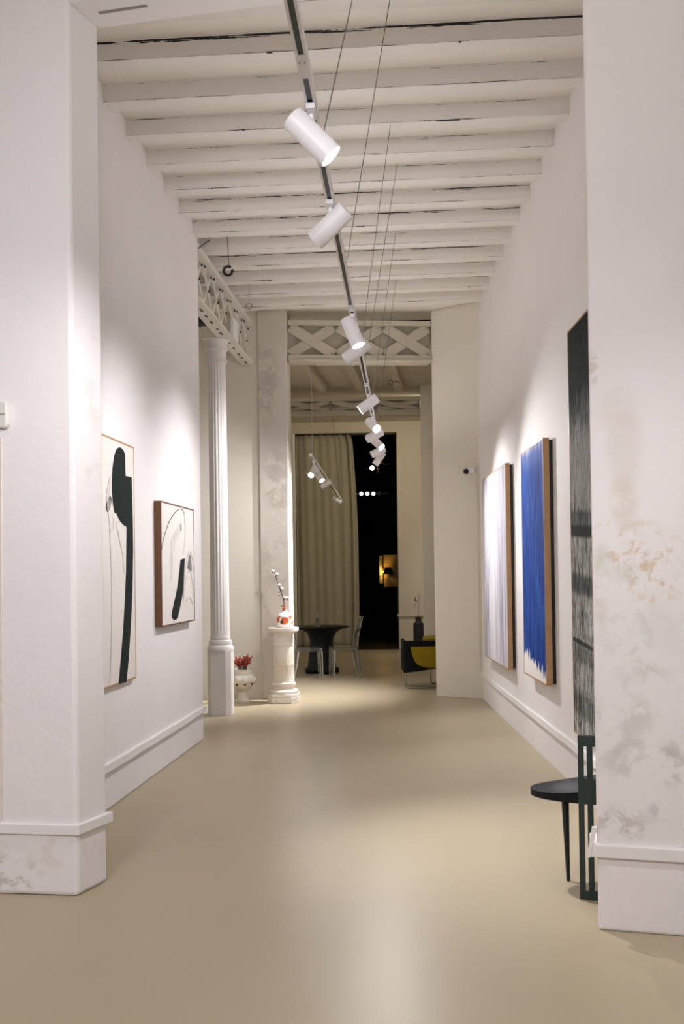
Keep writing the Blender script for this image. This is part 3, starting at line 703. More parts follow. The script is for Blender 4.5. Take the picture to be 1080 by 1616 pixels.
def right_painting(label, pts, th, kind, W_frame, gap=.03):
    # pts: px of far-top, far-bottom, near-top, near-bottom corners of the front face
    e = -UR; off = NR * (th + gap); Pw = R1 + off
    sf, zft = on_plane(*pts[0], Pw, e); _, zfb = on_plane(*pts[1], Pw, e); sn_, znt = on_plane(*pts[2], Pw, e); _, znb = on_plane(*pts[3], Pw, e)
    z0, z1 = (zfb + znb) / 2, (zft + znt) / 2
    print(kind, sf, sn_, z0, z1, 'far/near z', zft, znt, zfb, znb)
    return painting(label, R1, e, sf, sn_, z0, z1, th, field_mat(kind + '_colour_field', kind), W_frame, gap)
BANDS = []
t, yf, W, H = right_painting('tall deep blue canvas with white brushed edges and light wood side, on right wall', [(822, 717), (829.5, 1063), (856.5, 689), (864, 1083.5)], .05, 'blue', M_WOODL)
mb = MB(); mb.box((W / 2, -.014, H / 2), (W - .03, .026, H - .03)); mb.build('backing_frame', M_BLACK, t)
t, yf, W, H = right_painting('pale lavender and white streaked canvas with light wood side, on right wall', [(761.5, 757), (769.5, 1039), (797.5, 731), (805.5, 1057)], .045, 'white', M_WOODL)
mb = MB(); mb.box((W / 2, -.014, H / 2), (W - .03, .026, H - .03)); mb.build('backing_frame', M_BLACK, t)
# tall charcoal drawing, partly behind the right front pier
BANDS = [(1.42, .055, .97), (1.50, .08, .6), (1.06, .09, .7), (.66, .022, .9), (.58, .08, .45), (.24, .12, .55), (2.6, .7, .3)]
e = -UR; th = .03; Pw = R1 + NR * (th + .012)
sf, zt = on_plane(895.5, 524, Pw, e); _, zb = on_plane(908, 1156, Pw, e)
print('charcoal', sf, zt, zb)
z0 = zb - .0
t, yf, W, H = painting('tall dark charcoal drawing with scratchy vertical strokes, half behind stained right pier', R1, e, sf, sf + 1.5, z0, zt, th, field_mat('charcoal_drawing', 'charcoal'), M_WOODL, .012)

# ------------------------------------------------------------------ fluted iron column
ZZ = lambda px, py, y: D(px, py, y).z
cy = G(349, 1130).y + .135; cx = D(349, 1100, cy).x
M_COLUMN = plaster('white_painted_column', (0.78, 0.76, 0.735), 0.05, bump=.15)
t = thing('fluted_column', 'slender white fluted iron column on octagonal base beside the left wall end', 'column', (cx, cy, 0), -ANG)
zA_, zB_, zC_ = ZZ(349, 1027, cy - .13), ZZ(349, 1003, cy), ZZ(349, 574, cy)
def octo(r, z): return [(r * sx, r * sy) for sx, sy in ((-1, -.62), (-.62, -1), (.62, -1), (1, -.62), (1, .62), (.62, 1), (-.62, 1), (-1, .62))]
mb = MB(); mb.prism(octo(.135, 0), 0, zA_); mb.build('octagonal_pedestal', M_COLUMN, t, bevel=.004)
mb = MB(); mb.lathe([(.150, zA_), (.152, zA_ + .03), (.138, zA_ + .05), (.130, zA_ + .06), (.134, zA_ + .085), (.126, zA_ + .11), (.112, zA_ + .115), (.116, zA_ + .135), (.108, zB_)], 40)
mb.build('base_moulding', M_COLUMN, t, smooth=True)
fl = lambda a, z: 1 - .075 * (1 - abs(math.sin(a * 9))) ** 1.0
mb = MB(); mb.lathe([(.108, zB_), (.108, zB_ + .04), (.107, zB_ + .07), (.100, zC_ - .07), (.100, zC_)], 216, mod=lambda a, z: fl(a, z) if zB_ + .05 < z < zC_ - .03 else 1.0)
mb.build('fluted_shaft', M_COLUMN, t, smooth=True)
mb = MB(); mb.lathe([(.100, zC_), (.118, zC_ + .012), (.118, zC_ + .03), (.104, zC_ + .045), (.108, zC_ + .14), (.124, zC_ + .15), (.124, zC_ + .17), (.114, zC_ + .18), (.118, zC_ + .23), (.142, zC_ + .26)], 40)
mb.build('capital', M_COLUMN, t, smooth=True)
zt_ = zC_ + .26
mb = MB(); mb.prism(octo(.150, 0), zt_, 4.232); mb.build('abacus', M_COLUMN, t, bevel=.004)
mb = MB(); fx = (wl(cy) - Vector((cx, cy))).dot(N); mb.box((fx + .022, 0, (zt_ + ZZ(355, 506, cy)) / 2), (.036, .30, ZZ(355, 506, cy) - zt_)); mb.build('girder_bracket', M_COLUMN, t, bevel=.006)

# ------------------------------------------------------------------ marble pedestal, vase, branch
def marble():
    m, n, l, b = nt('yellowed_marble'); b.inputs['Roughness'].default_value = .45
    tc = n.new('ShaderNodeTexCoord'); nz = n.new('ShaderNodeTexNoise'); nz.inputs['Scale'].default_value = 3; nz.inputs['Detail'].default_value = 8
    l.new(tc.outputs['Object'], nz.inputs['Vector'])
    cr = n.new('ShaderNodeValToRGB'); cr.color_ramp.elements[0].position = .35; cr.color_ramp.elements[0].color = (.74, .67, .55, 1); cr.color_ramp.elements[1].position = .62; cr.color_ramp.elements[1].color = (.80, .76, .69, 1)
    l.new(nz.outputs['Fac'], cr.inputs['Fac'])
    mp = n.new('ShaderNodeMapping'); mp.inputs['Scale'].default_value = (2, 2, 6); mp.inputs['Rotation'].default_value = (.5, .3, 0); l.new(tc.outputs['Object'], mp.inputs['Vector'])
    n2 = n.new('ShaderNodeTexNoise'); n2.inputs['Scale'].default_value = 2.2; n2.inputs['Detail'].default_value = 6; n2.inputs['Distortion'].default_value = 1.5; l.new(mp.outputs[0], n2.inputs['Vector'])
    a = n.new('ShaderNodeMath'); a.operation = 'SUBTRACT'; a.inputs[1].default_value = .5; l.new(n2.outputs['Fac'], a.inputs[0])
    ab = n.new('ShaderNodeMath'); ab.operation = 'ABSOLUTE'; l.new(a.outputs[0], ab.inputs[0])
    lt = n.new('ShaderNodeMapRange'); lt.inputs['From Min'].default_value = .012; lt.inputs['From Max'].default_value = 0; l.new(ab.outputs[0], lt.inputs['Value'])
    sp = n.new('ShaderNodeSeparateXYZ'); l.new(tc.outputs['Object'], sp.inputs[0])
    lo = n.new('ShaderNodeMapRange'); lo.inputs['From Min'].default_value = .22; lo.inputs['From Max'].default_value = .02; lo.inputs['To Max'].default_value = .85; l.new(sp.outputs['Z'], lo.inputs['Value'])
    mu = n.new('ShaderNodeMath'); mu.operation = 'MULTIPLY'; l.new(lt.outputs[0], mu.inputs[0]); l.new(lo.outputs[0], mu.inputs[1])
    x = n.new('ShaderNodeMix'); x.data_type = 'RGBA'; x.inputs['B'].default_value = (.05, .04, .03, 1); l.new(mu.outputs[0], x.inputs['Factor']); l.new(cr.outputs['Color'], x.inputs['A'])
    l.new(x.outputs['Result'], b.inputs['Base Color']); return m
M_MARBLE = marble()
py_ = 12.90; pc = D(448.3, 1100, py_)
t = thing('marble_pedestal', 'cream marble column pedestal carrying the flowered vase, before the left end pier', 'pedestal', (pc.x, py_, 0), -.1)
mb = MB(); mb.prism(octo(.190, 0), 0, .075); mb.prism([(x * .985, y * .985) for x, y in octo(.190, 0)], .075, .11); mb.build('plinth', M_MARBLE, t, bevel=.006)
mb = MB(); mb.lathe([(.17, .11), (.182, .125), (.182, .145), (.165, .16), (.136, .165), (.130, .19), (.132, .205), (.150, .21), (.152, .235), (.136, .245), (.134, .25)], 48); mb.build('base_moulding', M_MARBLE, t, smooth=True)
mb = MB(); mb.lathe([(.131, .25), (.131, .27), (.129, .28), (.126, .455), (.127, .465), (.127, .48)], 192, mod=lambda a, z: (1 - .07 * max(0, math.sin(a * 24)) ** 1) if .27 < z < .46 else 1); mb.build('fluted_band', M_MARBLE, t, smooth=True)
mb = MB(); mb.lathe([(.121, .48), (.117, .70)], 192, mod=lambda a, z: 1 - .012 * abs(math.sin(a * 12))); mb.build('shaft', M_MARBLE, t, smooth=True)
mb = MB(); mb.lathe([(.122, .70), (.124, .715), (.117, .72), (.117, .76), (.124, .77), (.124, .79), (.118, .80), (.122, .83), (.150, .86), (.158, .872)], 48); mb.build('capital', M_MARBLE, t, smooth=True)
mb = MB(); mb.lathe([(.186, .872), (.192, .878), (.193, .915), (.188, .92)], 48); mb.build('top_slab', M_MARBLE, t, smooth=True, bevel=.003)
PTOP = .92
def porcelain():
    m, n, l, b = nt('flowered_porcelain'); b.inputs['Roughness'].default_value = .25
    tc = n.new('ShaderNodeTexCoord'); cur = None
    rgb = n.new('ShaderNodeRGB'); rgb.outputs[0].default_value = (.86, .82, .77, 1); cur = rgb.outputs[0]
    for (c, r, col, th) in [((.012, -.105, .085), .048, (.62, .10, .025), .36), ((-.03, -.10, .07), .022, (.07, .06, .02), .42), ((.035, -.1, .055), .018, (.55, .25, .12), .4),
                            ((-.082, -.07, .095), .034, (.60, .14, .06), .40), ((.075, -.07, .125), .026, (.66, .16, .05), .40), ((.095, -.03, .06), .03, (.60, .15, .05), .42), ((-.06, -.085, .13), .018, (.6, .2, .1), .4),
                            ((0, -.035, .225), .026, (.62, .12, .03), .38), ((.0, .035, .225), .026, (.62, .12, .03), .38), ((0, .105, .085), .045, (.62, .10, .03), .38)]:
        d = n.new('ShaderNodeVectorMath'); d.operation = 'DISTANCE'; d.inputs[1].default_value = c; l.new(tc.outputs['Object'], d.inputs[0])
        nz = n.new('ShaderNodeTexNoise'); nz.inputs['Scale'].default_value = 55; nz.inputs['Detail'].default_value = 3; l.new(tc.outputs['Object'], nz.inputs['Vector'])
        s = n.new('ShaderNodeMath'); s.operation = 'MULTIPLY_ADD'; s.inputs[1].default_value = r * 1.1; s.inputs[2].default_value = -r * .55; l.new(nz.outputs['Fac'], s.inputs[0])
        a = n.new('ShaderNodeMath'); l.new(d.outputs['Value'], a.inputs[0]); l.new(s.outputs[0], a.inputs[1])
        f = n.new('ShaderNodeMath'); f.operation = 'LESS_THAN'; f.inputs[1].default_value = r; l.new(a.outputs[0], f.inputs[0])
        x = n.new('ShaderNodeMix'); x.data_type = 'RGBA'; x.inputs['B'].default_value = (*col, 1); l.new(f.outputs[0], x.inputs['Factor']); l.new(cur, x.inputs['A']); cur = x.outputs['Result']
    l.new(cur, b.inputs['Base Color']); return m
M_PORC = porcelain(); M_REDRIM = simple('red_brown_glaze', (.30, .06, .02), .35)
vx = D(449, 970, py_).x
t = thing('flower_vase', 'white vase with painted red flowers and a narrow neck, on the marble pedestal', 'vase', (vx, py_, PTOP), 0)
mb = MB(); mb.lathe([(.098, 0), (.104, .006), (.104, .125), (.100, .145), (.085, .165), (.055, .18), (.040, .19), (.032, .205), (.030, .225), (.033, .245), (.042, .262), (.036, .262), (.028, .245), (.026, .22)], 48, cap=True)
mb.build('body', M_PORC, t, smooth=True)
mb = MB(); mb.torus((0, 0, .263), .040, .006, axis='Z'); mb.build('rim', M_REDRIM, t, smooth=True)
mb = MB(); mb.torus((0, 0, .006), .102, .005, axis='Z'); mb.build('foot_band', simple('terracotta_band', (.55, .18, .09), .4), t, smooth=True)
M_TWIG = simple('dark_twig', (.035, .022, .016), .8); M_BLOSSOM = simple('white_blossom', (.80, .76, .70), .8, bump=.3, bscale=90); M_BRACT = simple('brown_bract', (.13, .05, .03), .8)
t = thing('flowering_branch', 'thin dark branch with white fluffy buds standing in the flowered vase', 'branch', (vx, py_, PTOP + .262), 0)
bpts = [D(x, y, py_ + dy) - Vector((vx, py_, PTOP + .262)) for x, y, dy in [(450, 955, 0), (447.5, 945, 0), (443, 932, -.01), (438.5, 920, -.02), (434.5, 907, -.01), (431, 895, 0)]]
bpts[0] = Vector((.005, 0, -.06))
mb = MB(); mb.tube(smooth_pts([p for p in bpts], 4) if False else bpts, .005, 8, taper=[.006, .006, .0055, .005, .004, .002]); 
mb.tube([bpts[2], D(440.5, 938, py_) - Vector((vx, py_, PTOP + .262))], .003, 6); mb.build('twig', M_TWIG, t, smooth=True)
for (x, y, r) in [(430.5, 901, .021), (437, 906, .022), (434, 908, .014), (440, 923, .018), (445, 929, .022), (440.5, 938, .018), (449, 943, .018), (453, 943.5, .020)]:
    c = D(x, y, py_ - .015) - Vector((vx, py_, PTOP + .262)); mb = MB()
    for k in range(5):
        o_ = Vector((random.uniform(-1, 1), random.uniform(-1, 1), random.uniform(-.6, 1))) * r * .4; mb.ball(c + o_, r * .62, 8, 6)
    b_ = mb.build('blossom', M_BLOSSOM, t, smooth=True)
    mb = MB(); mb.ball(c + Vector((.004, -.004, -r * .75)), r * .5, 8, 6); mb.build('bract', M_BRACT, b_, smooth=True)

# ------------------------------------------------------------------ urn with red plant
uy = 12.93; uc = D(383.5, 1100, uy)
t = thing('garden_urn', 'cream lobed stone urn on the floor between fluted column and end pier', 'urn', (uc.x, uy, 0), 0)
M_URN = simple('cream_stone', (.80, .73, .61), .6, var=.25, vscale=6, bump=.2, bscale=40); M_URNW = simple('white_lobed_rim', (.84, .80, .73), .5, var=.15, vscale=12)
mb = MB(); mb.lathe([(.095, 0), (.100, .015), (.097, .03), (.080, .05), (.066, .075), (.060, .11), (.062, .14), (.085, .16), (.115, .19), (.130, .22), (.135, .245)], 40); mb.build('foot_and_bowl', M_URN, t, smooth=True)
mb = MB(); mb.lathe([(.125, .235), (.150, .25), (.168, .275), (.168, .305), (.150, .33), (.115, .35)], 96, mod=lambda a, z: 1 - .07 * (1 - abs(math.sin(a * 4)))); mb.build('lobed_rim', M_URNW, t, smooth=True)
mb = MB(); mb.lathe([(.112, .35), (.118, .36), (.126, .40), (.134, .41), (.120, .41), (.110, .37)], 40); mb.build('neck', M_URNW, t, smooth=True)
for k in range(8):
    a = k * math.pi / 4 + .3; mb = MB(); mb.ball((.125 * math.cos(a), .125 * math.sin(a), .232), .018, 8, 6); mb.build('garland_knob', M_BRACT, t, smooth=True)
mb = MB(); mb.lathe([(.001, .385), (.114, .385)], 24, cap=False); mb.build('soil', simple('dark_soil', (.05, .035, .02), .9), t)
M_RED = simple('red_leaf', (.50, .06, .04), .6, var=.5, vscale=30); M_GREENSTEM = simple('dark_green_stem', (.05, .06, .025), .7)
t = thing('red_plant', 'small bushy red leaved plant growing in the cream stone urn', 'plant', (uc.x, uy, .386), 0)
rnd = random.Random(3)
for k in range(26):
    a = rnd.uniform(0, 6.28); r_ = rnd.uniform(.02, .075); h = rnd.uniform(.10, .19); tip = Vector((math.cos(a) * (r_ + .045), math.sin(a) * (r_ + .045), h))
    if tip.x < -.03: tip.z *= .85
    mb = MB(); mb.tube([(math.cos(a) * r_ * .7, math.sin(a) * r_ * .7, -.005), tuple(tip * .55 + Vector((0, 0, .01))), tuple(tip)], .0035, 6); st = mb.build('stem', M_GREENSTEM, t)
    mb = MB()
    for q in range(18):
        f_ = rnd.uniform(.4, 1.05); c = tip * f_; d_ = Vector((rnd.uniform(-1, 1), rnd.uniform(-1, 1), rnd.uniform(0, 1.4))).normalized() * rnd.uniform(.02, .042); w_ = d_.cross(Vector((rnd.uniform(-1, 1), rnd.uniform(-1, 1), .3))).normalized() * .009
        vs = [mb.b.verts.new(c), mb.b.verts.new(c + d_ * .5 + w_), mb.b.verts.new(c + d_), mb.b.verts.new(c + d_ * .5 - w_)]; mb.face(vs)
    mb.build('leaves', M_RED, st)
# little plant pot half hidden between wall end and column
gp = G(323.5, 1098)
t = thing('plant_pot', 'tiny pot with greenish plant, half hidden between left wall end and fluted column', 'plant pot', (gp.x, gp.y, 0), 0)
mb = MB(); mb.lathe([(.05, 0), (.07, .09), (.075, .10), (.066, .10), (.06, .085)], 24); mb.build('pot', simple('olive_glaze', (.25, .20, .09), .5), t, smooth=True)
mb = MB(); mb.lathe([(.001, .085), (.062, .086)], 16, cap=False)
for k in range(14):
    a = k * 2.4; mb.tube([(.03 * math.cos(a), .03 * math.sin(a), .08), (.05 * math.cos(a), .05 * math.sin(a), .17), (.085 * math.cos(a), .085 * math.sin(a), .20 + .03 * math.sin(3 * a))], .006, 5, taper=[.004, .009, .002])
mb.build('leaves', simple('dry_green_leaf', (.16, .17, .06), .7), t)

# ------------------------------------------------------------------ back room: table, clear chairs, bottle, armchair, vase
M_TABLE = simple('black_table_lacquer', (.005, .008, .008), .5, spec=.2, var=.1)
ty = 16.66; tx = D(507.5, 1000, ty).x
t = thing('pedestal_table', 'round black table on a flared trumpet pedestal, in the back room', 'table', (tx, ty, 0), .3)
mb = MB(); mb.lathe([(.44, .725), (.447, .73), (.447, .742), (.44, .747)], 64); mb.build('table_top', M_TABLE, t, smooth=True)
mb = MB(); mb.lathe([(.235, .06), (.23, .10), (.212, .22), (.195, .36), (.185, .45), (.188, .53), (.21, .60), (.255, .66), (.33, .70), (.40, .724)], 64); mb.build('flared_pedestal', M_TABLE, t, smooth=True)
for k in range(4):
    a = k * math.pi / 2; mb = MB(); mb.box((.19 * math.cos(a), .19 * math.sin(a), .045), (.16, .13, .09), Matrix.Rotation(a, 3, 'Z')); mb.build('foot', M_TABLE, t, bevel=.02)
def clear_mat():
    m, n, l, b = nt('clear_acrylic'); b.inputs['Base Color'].default_value = (.74, .76, .74, 1); b.inputs['Roughness'].default_value = .08
    b.inputs['IOR'].default_value = 1.25; b.inputs['Transmission Weight'].default_value = .96; b.inputs['Specular IOR Level'].default_value = .5
    tc = n.new('ShaderNodeTexCoord'); nz = n.new('ShaderNodeTexNoise'); nz.inputs['Scale'].default_value = 5; l.new(tc.outputs['Object'], nz.inputs['Vector'])
    mr = n.new('ShaderNodeMapRange'); mr.inputs['To Min'].default_value = .05; mr.inputs['To Max'].default_value = .16; l.new(nz.outputs['Fac'], mr.inputs['Value']); l.new(mr.outputs[0], b.inputs['Roughness'])
    return m
M_CLEAR = clear_mat()
def clear_chair(label, x, y, rz):      # local -y is the front
    t = thing('acrylic_chair', label, 'chair', (x, y, 0), rz, 'clear acrylic chairs')
    mb = MB(); mb.box((0, 0, .455), (.40, .40, .022)); mb.build('seat', M_CLEAR, t, bevel=.008)
    mb = MB(); mb.box((0, 0, .428), (.37, .37, .03)); mb.build('seat_rail', M_CLEAR, t, bevel=.005)
    for sx in (-1, 1):
        mb = MB(); mb.tube([(sx * .175, -.175, .42), (sx * .185, -.19, .003)], .02, 4, taper=[.026, .018]); mb.build('leg', M_CLEAR, t)
        mb = MB(); mb.tube([(sx * .175, .175, .42), (sx * .182, .205, .2), (sx * .19, .25, .005)], .02, 4, taper=[.028, .025, .019]); mb.build('leg', M_CLEAR, t)
    mb = MB(); rows = []
    for i in range(9):
        f = i / 8; z = .45 + f * .47; y_ = .17 + .10 * f ** 1.5; w = .19 - .02 * f - (.05 if i == 8 else .012 if i == 7 else 0)
        rows.append([mb.b.verts.new((-w, y_, z)), mb.b.verts.new((0, y_ + .03, z)), mb.b.verts.new((w, y_, z)), mb.b.verts.new((w, y_ + .022, z)), mb.b.verts.new((0, y_ + .052, z)), mb.b.verts.new((-w, y_ + .022, z))])
    for i in range(8):
        for k in range(6): mb.face([rows[i][k], rows[i][(k + 1) % 6], rows[i + 1][(k + 1) % 6], rows[i + 1][k]])
    mb.face(rows[0]); mb.face(rows[-1][::-1]); mb.build('backrest', M_CLEAR, t, smooth=True)
    return t
c1 = D(543, 1060, 16.35); clear_chair('clear acrylic chair seen from its side, right of the black table', c1.x, 16.02, -math.pi / 2 + .15)
c2 = D(487, 1065, 15.75); clear_chair('clear acrylic chair in front of the black table, beside the marble pedestal', c2.x, 15.78, math.pi / 2 + .12)
bp = D(500.8, 985, 16.5)
t = thing('glass_bottle', 'small clear glass bottle glinting on the black table', 'bottle', (bp.x, 16.5, .748), 0)
mb = MB(); mb.lathe([(.03, 0), (.034, .004), (.034, .09), (.02, .12), (.012, .135), (.012, .18), (.014, .185)], 24); mb.build('glass', M_CLEAR, t, smooth=True)
mb = MB(); mb.lathe([(.010, .18), (.010, .20)], 16); mb.build('stopper', simple('pale_stopper', (.8, .78, .72), .3), t)

ay = 14.2; ax = D(637.5, 1040, ay).x
M_ABLK = simple('black_upholstery', (.004, .005, .005), .8, spec=.15, var=.1); M_AYEL = simple('mustard_yellow_upholstery', (.27, .19, .010), .8, spec=.15, var=.3, vscale=9)
M_CHROME = simple('thin_chrome_rod', (.35, .34, .30), .25, metal=1.0)
t = thing('lounge_armchair', 'black and mustard yellow lounge armchair on thin sled legs, behind right end pier', 'armchair', (ax, ay, 0), 0)
zl_, zr_, zt2 = ZZ(640, 1062.5, ay), ZZ(689, 1055, ay), ZZ(640, 1012, ay)
W_ = .80
out = [(0, zl_), (.45, zr_ - .005), (W_, zr_ + .02), (W_, zt2), (.0, zt2 + .005)]
mb = MB(); mb.prism_xz(out, 0, .045); mb.build('side_panel', M_ABLK, t, bevel=.008)
mb = MB(); mb.box((.02, .36, (zl_ + zt2) / 2 + .0), (.04, .64, zt2 - zl_)); mb.build('back_panel', M_ABLK, t, bevel=.008)
mb = MB(); mb.prism_xz([(.04, zl_ + .02), (.45, zr_ - .005), (W_, zr_ + .02), (W_, zr_ + .06), (.04, zl_ + .06)], .045, .68); mb.build('underside', M_ABLK, t, bevel=.006)
bx = lambda px: D(px, 1040, ay - .02).x - ax; bz = lambda py: D(665, py, ay - .02).z
pts = [(bx(648.5), bz(1020.5)), (bx(649.5), bz(1027)), (bx(651.5), bz(1036)), (bx(655), bz(1044)), (bx(660), bz(1049.5)), (bx(668), bz(1053)), (bx(678), bz(1054.6)), (bx(690), bz(1055)), (W_ - .03, bz(1055)), (W_ - .03, bz(1020))]
mb = MB(); mb.prism_xz(pts, -.022, .02); mb.build('seat_shell', M_AYEL, t, bevel=.012)
mb = MB(); mb.prism_xz([(bx(673), zt2 - .08), (W_ - .02, zt2 - .08), (W_ - .02, bz(1007.5)), (bx(675), bz(1008)), (bx(673), bz(1010))], .06, .62); mb.build('cushion', M_AYEL, t, bevel=.02)
for (pa, pb, yy) in (((641, 1061), (641.8, 1086.5), .02), ((680, 1057), (681, 1078), .60)):
    X0 = D(pa[0], pa[1], ay + yy).x - ax
    mb = MB(); mb.tube([(X0, yy, zl_ + .06), (X0, yy, .03), (X0 + .012, yy, .012), (X0 + .03, yy, .008), (W_ - .05, yy, .008), (W_ - .03, yy, .012), (W_ - .02, yy, .03), (W_ - .02, yy, zr_ + .03)], .008, 8); mb.build('sled_leg', M_CHROME, t, smooth=True)

by_ = 19.2; bxx = D(661, 1000, by_).x
t = thing('floor_vase', 'tall dark floor vase with a neck, behind the armchair', 'vase', (bxx, by_, 0), 0)
zb_, zn_ = ZZ(660, 982, by_), ZZ(660, 974, by_)
mb = MB(); mb.lathe([(.09, 0), (.095, .01), (.097, zb_ - .06), (.090, zb_ - .01), (.065, zb_ + .005), (.055, zb_ + .02), (.058, zn_ - .01), (.060, zn_), (.045, zn_), (.04, zb_)], 32); mb.build('body', simple('dark_stoneware', (.010, .009, .010), .5), t, smooth=True)
t = thing('dry_stem', 'single thin dry flower stem standing in the dark floor vase', 'dry stem', (bxx, by_, zn_ - .05), 0)
zz = ZZ(660, 937, by_) - zn_ + .05
mb = MB(); mb.tube([(0, 0, -.1), (0, 0, zz)], .005, 6); mb.tube([(0, 0, zz * .72), (.032, 0, zz * .76), (.034, 0, zz)], .003, 6); mb.build('stem', M_TWIG, t)
mb = MB(); mb.tube([(-.002, 0, zz * .68), (-.05, 0, zz * .75), (-.055, 0, zz * .9)], .004, 6, taper=[.003, .014, .004]); mb.tube([(-.05, 0, zz * .75), (-.052, 0, zz * .45)], .003, 6); mb.build('flower', M_TWIG, t)

# curtain in the doorway
def curtain():
    y_ = YB + .10; t = None
    mb = MB(); nu, nv = 150, 26; z0_, z1_ = .025, DT - .03
    rows = []
    for j in range(nv + 1):
        f = j / nv; z = z0_ + (z1_ - z0_) * f
        px_r = 558 + (8 * math.sin(min(1, (1 - f) / .55) * math.pi / 2)) - (2 if f > .97 else 0) - 2 * max(0, (.2 - f) / .2)
        xr = D(px_r, 850, y_).x; xl = DL + .01
        row = []
        for i in range(nu + 1):
            u = i / nu; s = u + .012 * math.sin(9 * u + 3 * f)
            am = .012 + .010 * math.sin(7.3 * u + 1) + .045 * max(0, (u - .70) / .3) + .04 * max(0, (.12 - u) / .12)
            fr = 19 + 30 * max(0, u - .7)
            y = y_ + am * math.sin(fr * s + .7 * math.sin(2.3 * f) + 1.1 * math.sin(5 * u)) + .010 * math.sin(47 * u + 2 * f)
            row.append(mb.b.verts.new((xl + (xr - xl) * u, y, z)))
        rows.append(row)
    for j in range(nv):
        for i in range(nu): mb.face([rows[j][i], rows[j][i + 1], rows[j + 1][i + 1], rows[j + 1][i]])
    t = thing('curtain', 'long grey green linen curtain drawn across the left of the dark doorway', 'curtain', (0, 0, 0), 0)
    o_ = mb.build('cloth', simple('grey_green_linen', (.38, .35, .26), .9, spec=.1, var=.15, vscale=6), t, smooth=True)
    md = o_.modifiers.new('thickness', 'SOLIDIFY'); md.thickness = .004
    mb = MB(); mb.tube([(DL, y_, DT - .025), (DR, y_, DT - .025)], .012, 10); mb.build('curtain_rod', M_BLACK, t)
curtain()

# things in the unlit room
ey = YB + 3.0
M_BULB = emit('white_globe_bulb', (.95, .97, 1.0), .22); M_BULBDIM = simple('dim_globe_bulb', (.10, .10, .10), .3)
c0 = D(585, 779, ey)
t = thing('bulb_strip', 'row of round white bulbs glowing in the dark doorway', 'bulb strip', tuple(c0), 0)
mb = MB(); mb.box((.0, .05, 0), (.85, .04, .05)); mb.build('bar', M_BLACK, t)
for k, px in enumerate((560.5, 570.5, 580, 589.5, 599.5)):
    p = D(px, 779.3, ey) - c0; mb = MB(); mb.ball((p.x, 0, p.z), .049, 16, 12); b_ = mb.build('bulb', M_BULBDIM if k in (0, 4) else M_BULB, t, smooth=True)
c0 = D(587.5, 738.5, ey)
t = thing('bracket_lamp', 'small warm glowing lamp on a thin brass arm high in the dark doorway', 'lamp', tuple(c0), 0)
mb = MB(); mb.ball((0, 0, 0), .052, 16, 12); mb.build('bulb', emit('warm_bulb', (1, .80, .50), 6), t, smooth=True)
M_BRASS = simple('brass', (.45, .28, .10), .4, metal=1)
p = D(596, 729, ey) - c0; q = D(611, 733.5, ey) - c0; mb = MB(); mb.tube([tuple(p), tuple(q)], .012, 8); mb.tube([tuple(p), (p.x - .01, .0, .02), (.03, 0, 0)], .008, 8); mb.tube([tuple(p), (p.x + .0, 0, -.02), (p.x + .01, .0, -.12)], .007, 8); mb.build('arm', M_BRASS, t)
ey2 = YB + 3.6
pa, pb = D(605.6, 876, ey2), D(629, 926, ey2)
t = thing('lit_niche', 'small yellow wall panel lit by a lamp deep in the dark doorway', 'wall panel', (pa.x, ey2, pb.z), 0)
hh = pa.z - pb.z
mb = MB(); mb.box(((pb.x - pa.x) / 2, .02, hh / 2), (pb.x - pa.x, .03, hh)); mb.build('panel', simple('ochre_wall', (.55, .38, .12), .9, var=.2), t)
pa2, pb2 = D(598.8, 877, ey2 - .05), D(604.5, 921, ey2 - .05)
t = thing('narrow_picture', 'narrow patterned picture left of the lit yellow panel in the dark doorway', 'picture', (pa2.x, ey2 - .05, pb2.z), 0)
mb = MB(); mb.box(((pb2.x - pa2.x) / 2, 0, (pa2.z - pb2.z) / 2), (pb2.x - pa2.x, .02, pa2.z - pb2.z)); mb.build('print', smear_mat('mottled_print', (.02, .05, .05), (.70, .62, .30), 14, 9, .46), t)
lp = D(612.5, 900, ey2 - .20)
t = thing('shaded_lamp', 'dark lamp shade in front of the yellow panel, deep in the dark doorway', 'lamp', tuple(lp), 0)
hs = .06
mb = MB(); mb.lathe([(.13, -hs * 1.5), (.075, hs * 1.3)], 28, cap=False); s_ = mb.build('lamp_shade', M_BLACK, t, smooth=True); s_.modifiers.new('t', 'SOLIDIFY').thickness = .004
mb = MB(); mb.ball((0, 0, 0), .02, 12, 8); mb.build('bulb', emit('amber_bulb', (1, .62, .2), 10), t)
mb = MB(); mb.tube([(0, 0, -.02), (0, .0, -.12), (.03, .17, -.16)], .006, 8); mb.build('bracket', M_BLACK, t)
ld = bpy.data.lights.new('lamp_glow', 'POINT'); ld.energy = .8; ld.color = (1, .55, .16); ld.shadow_soft_size = .02
lo = bpy.data.objects.new('lamp_glow', ld); COL.objects.link(lo); lo.parent = t; lo.location = (-.13, .02, -.03)

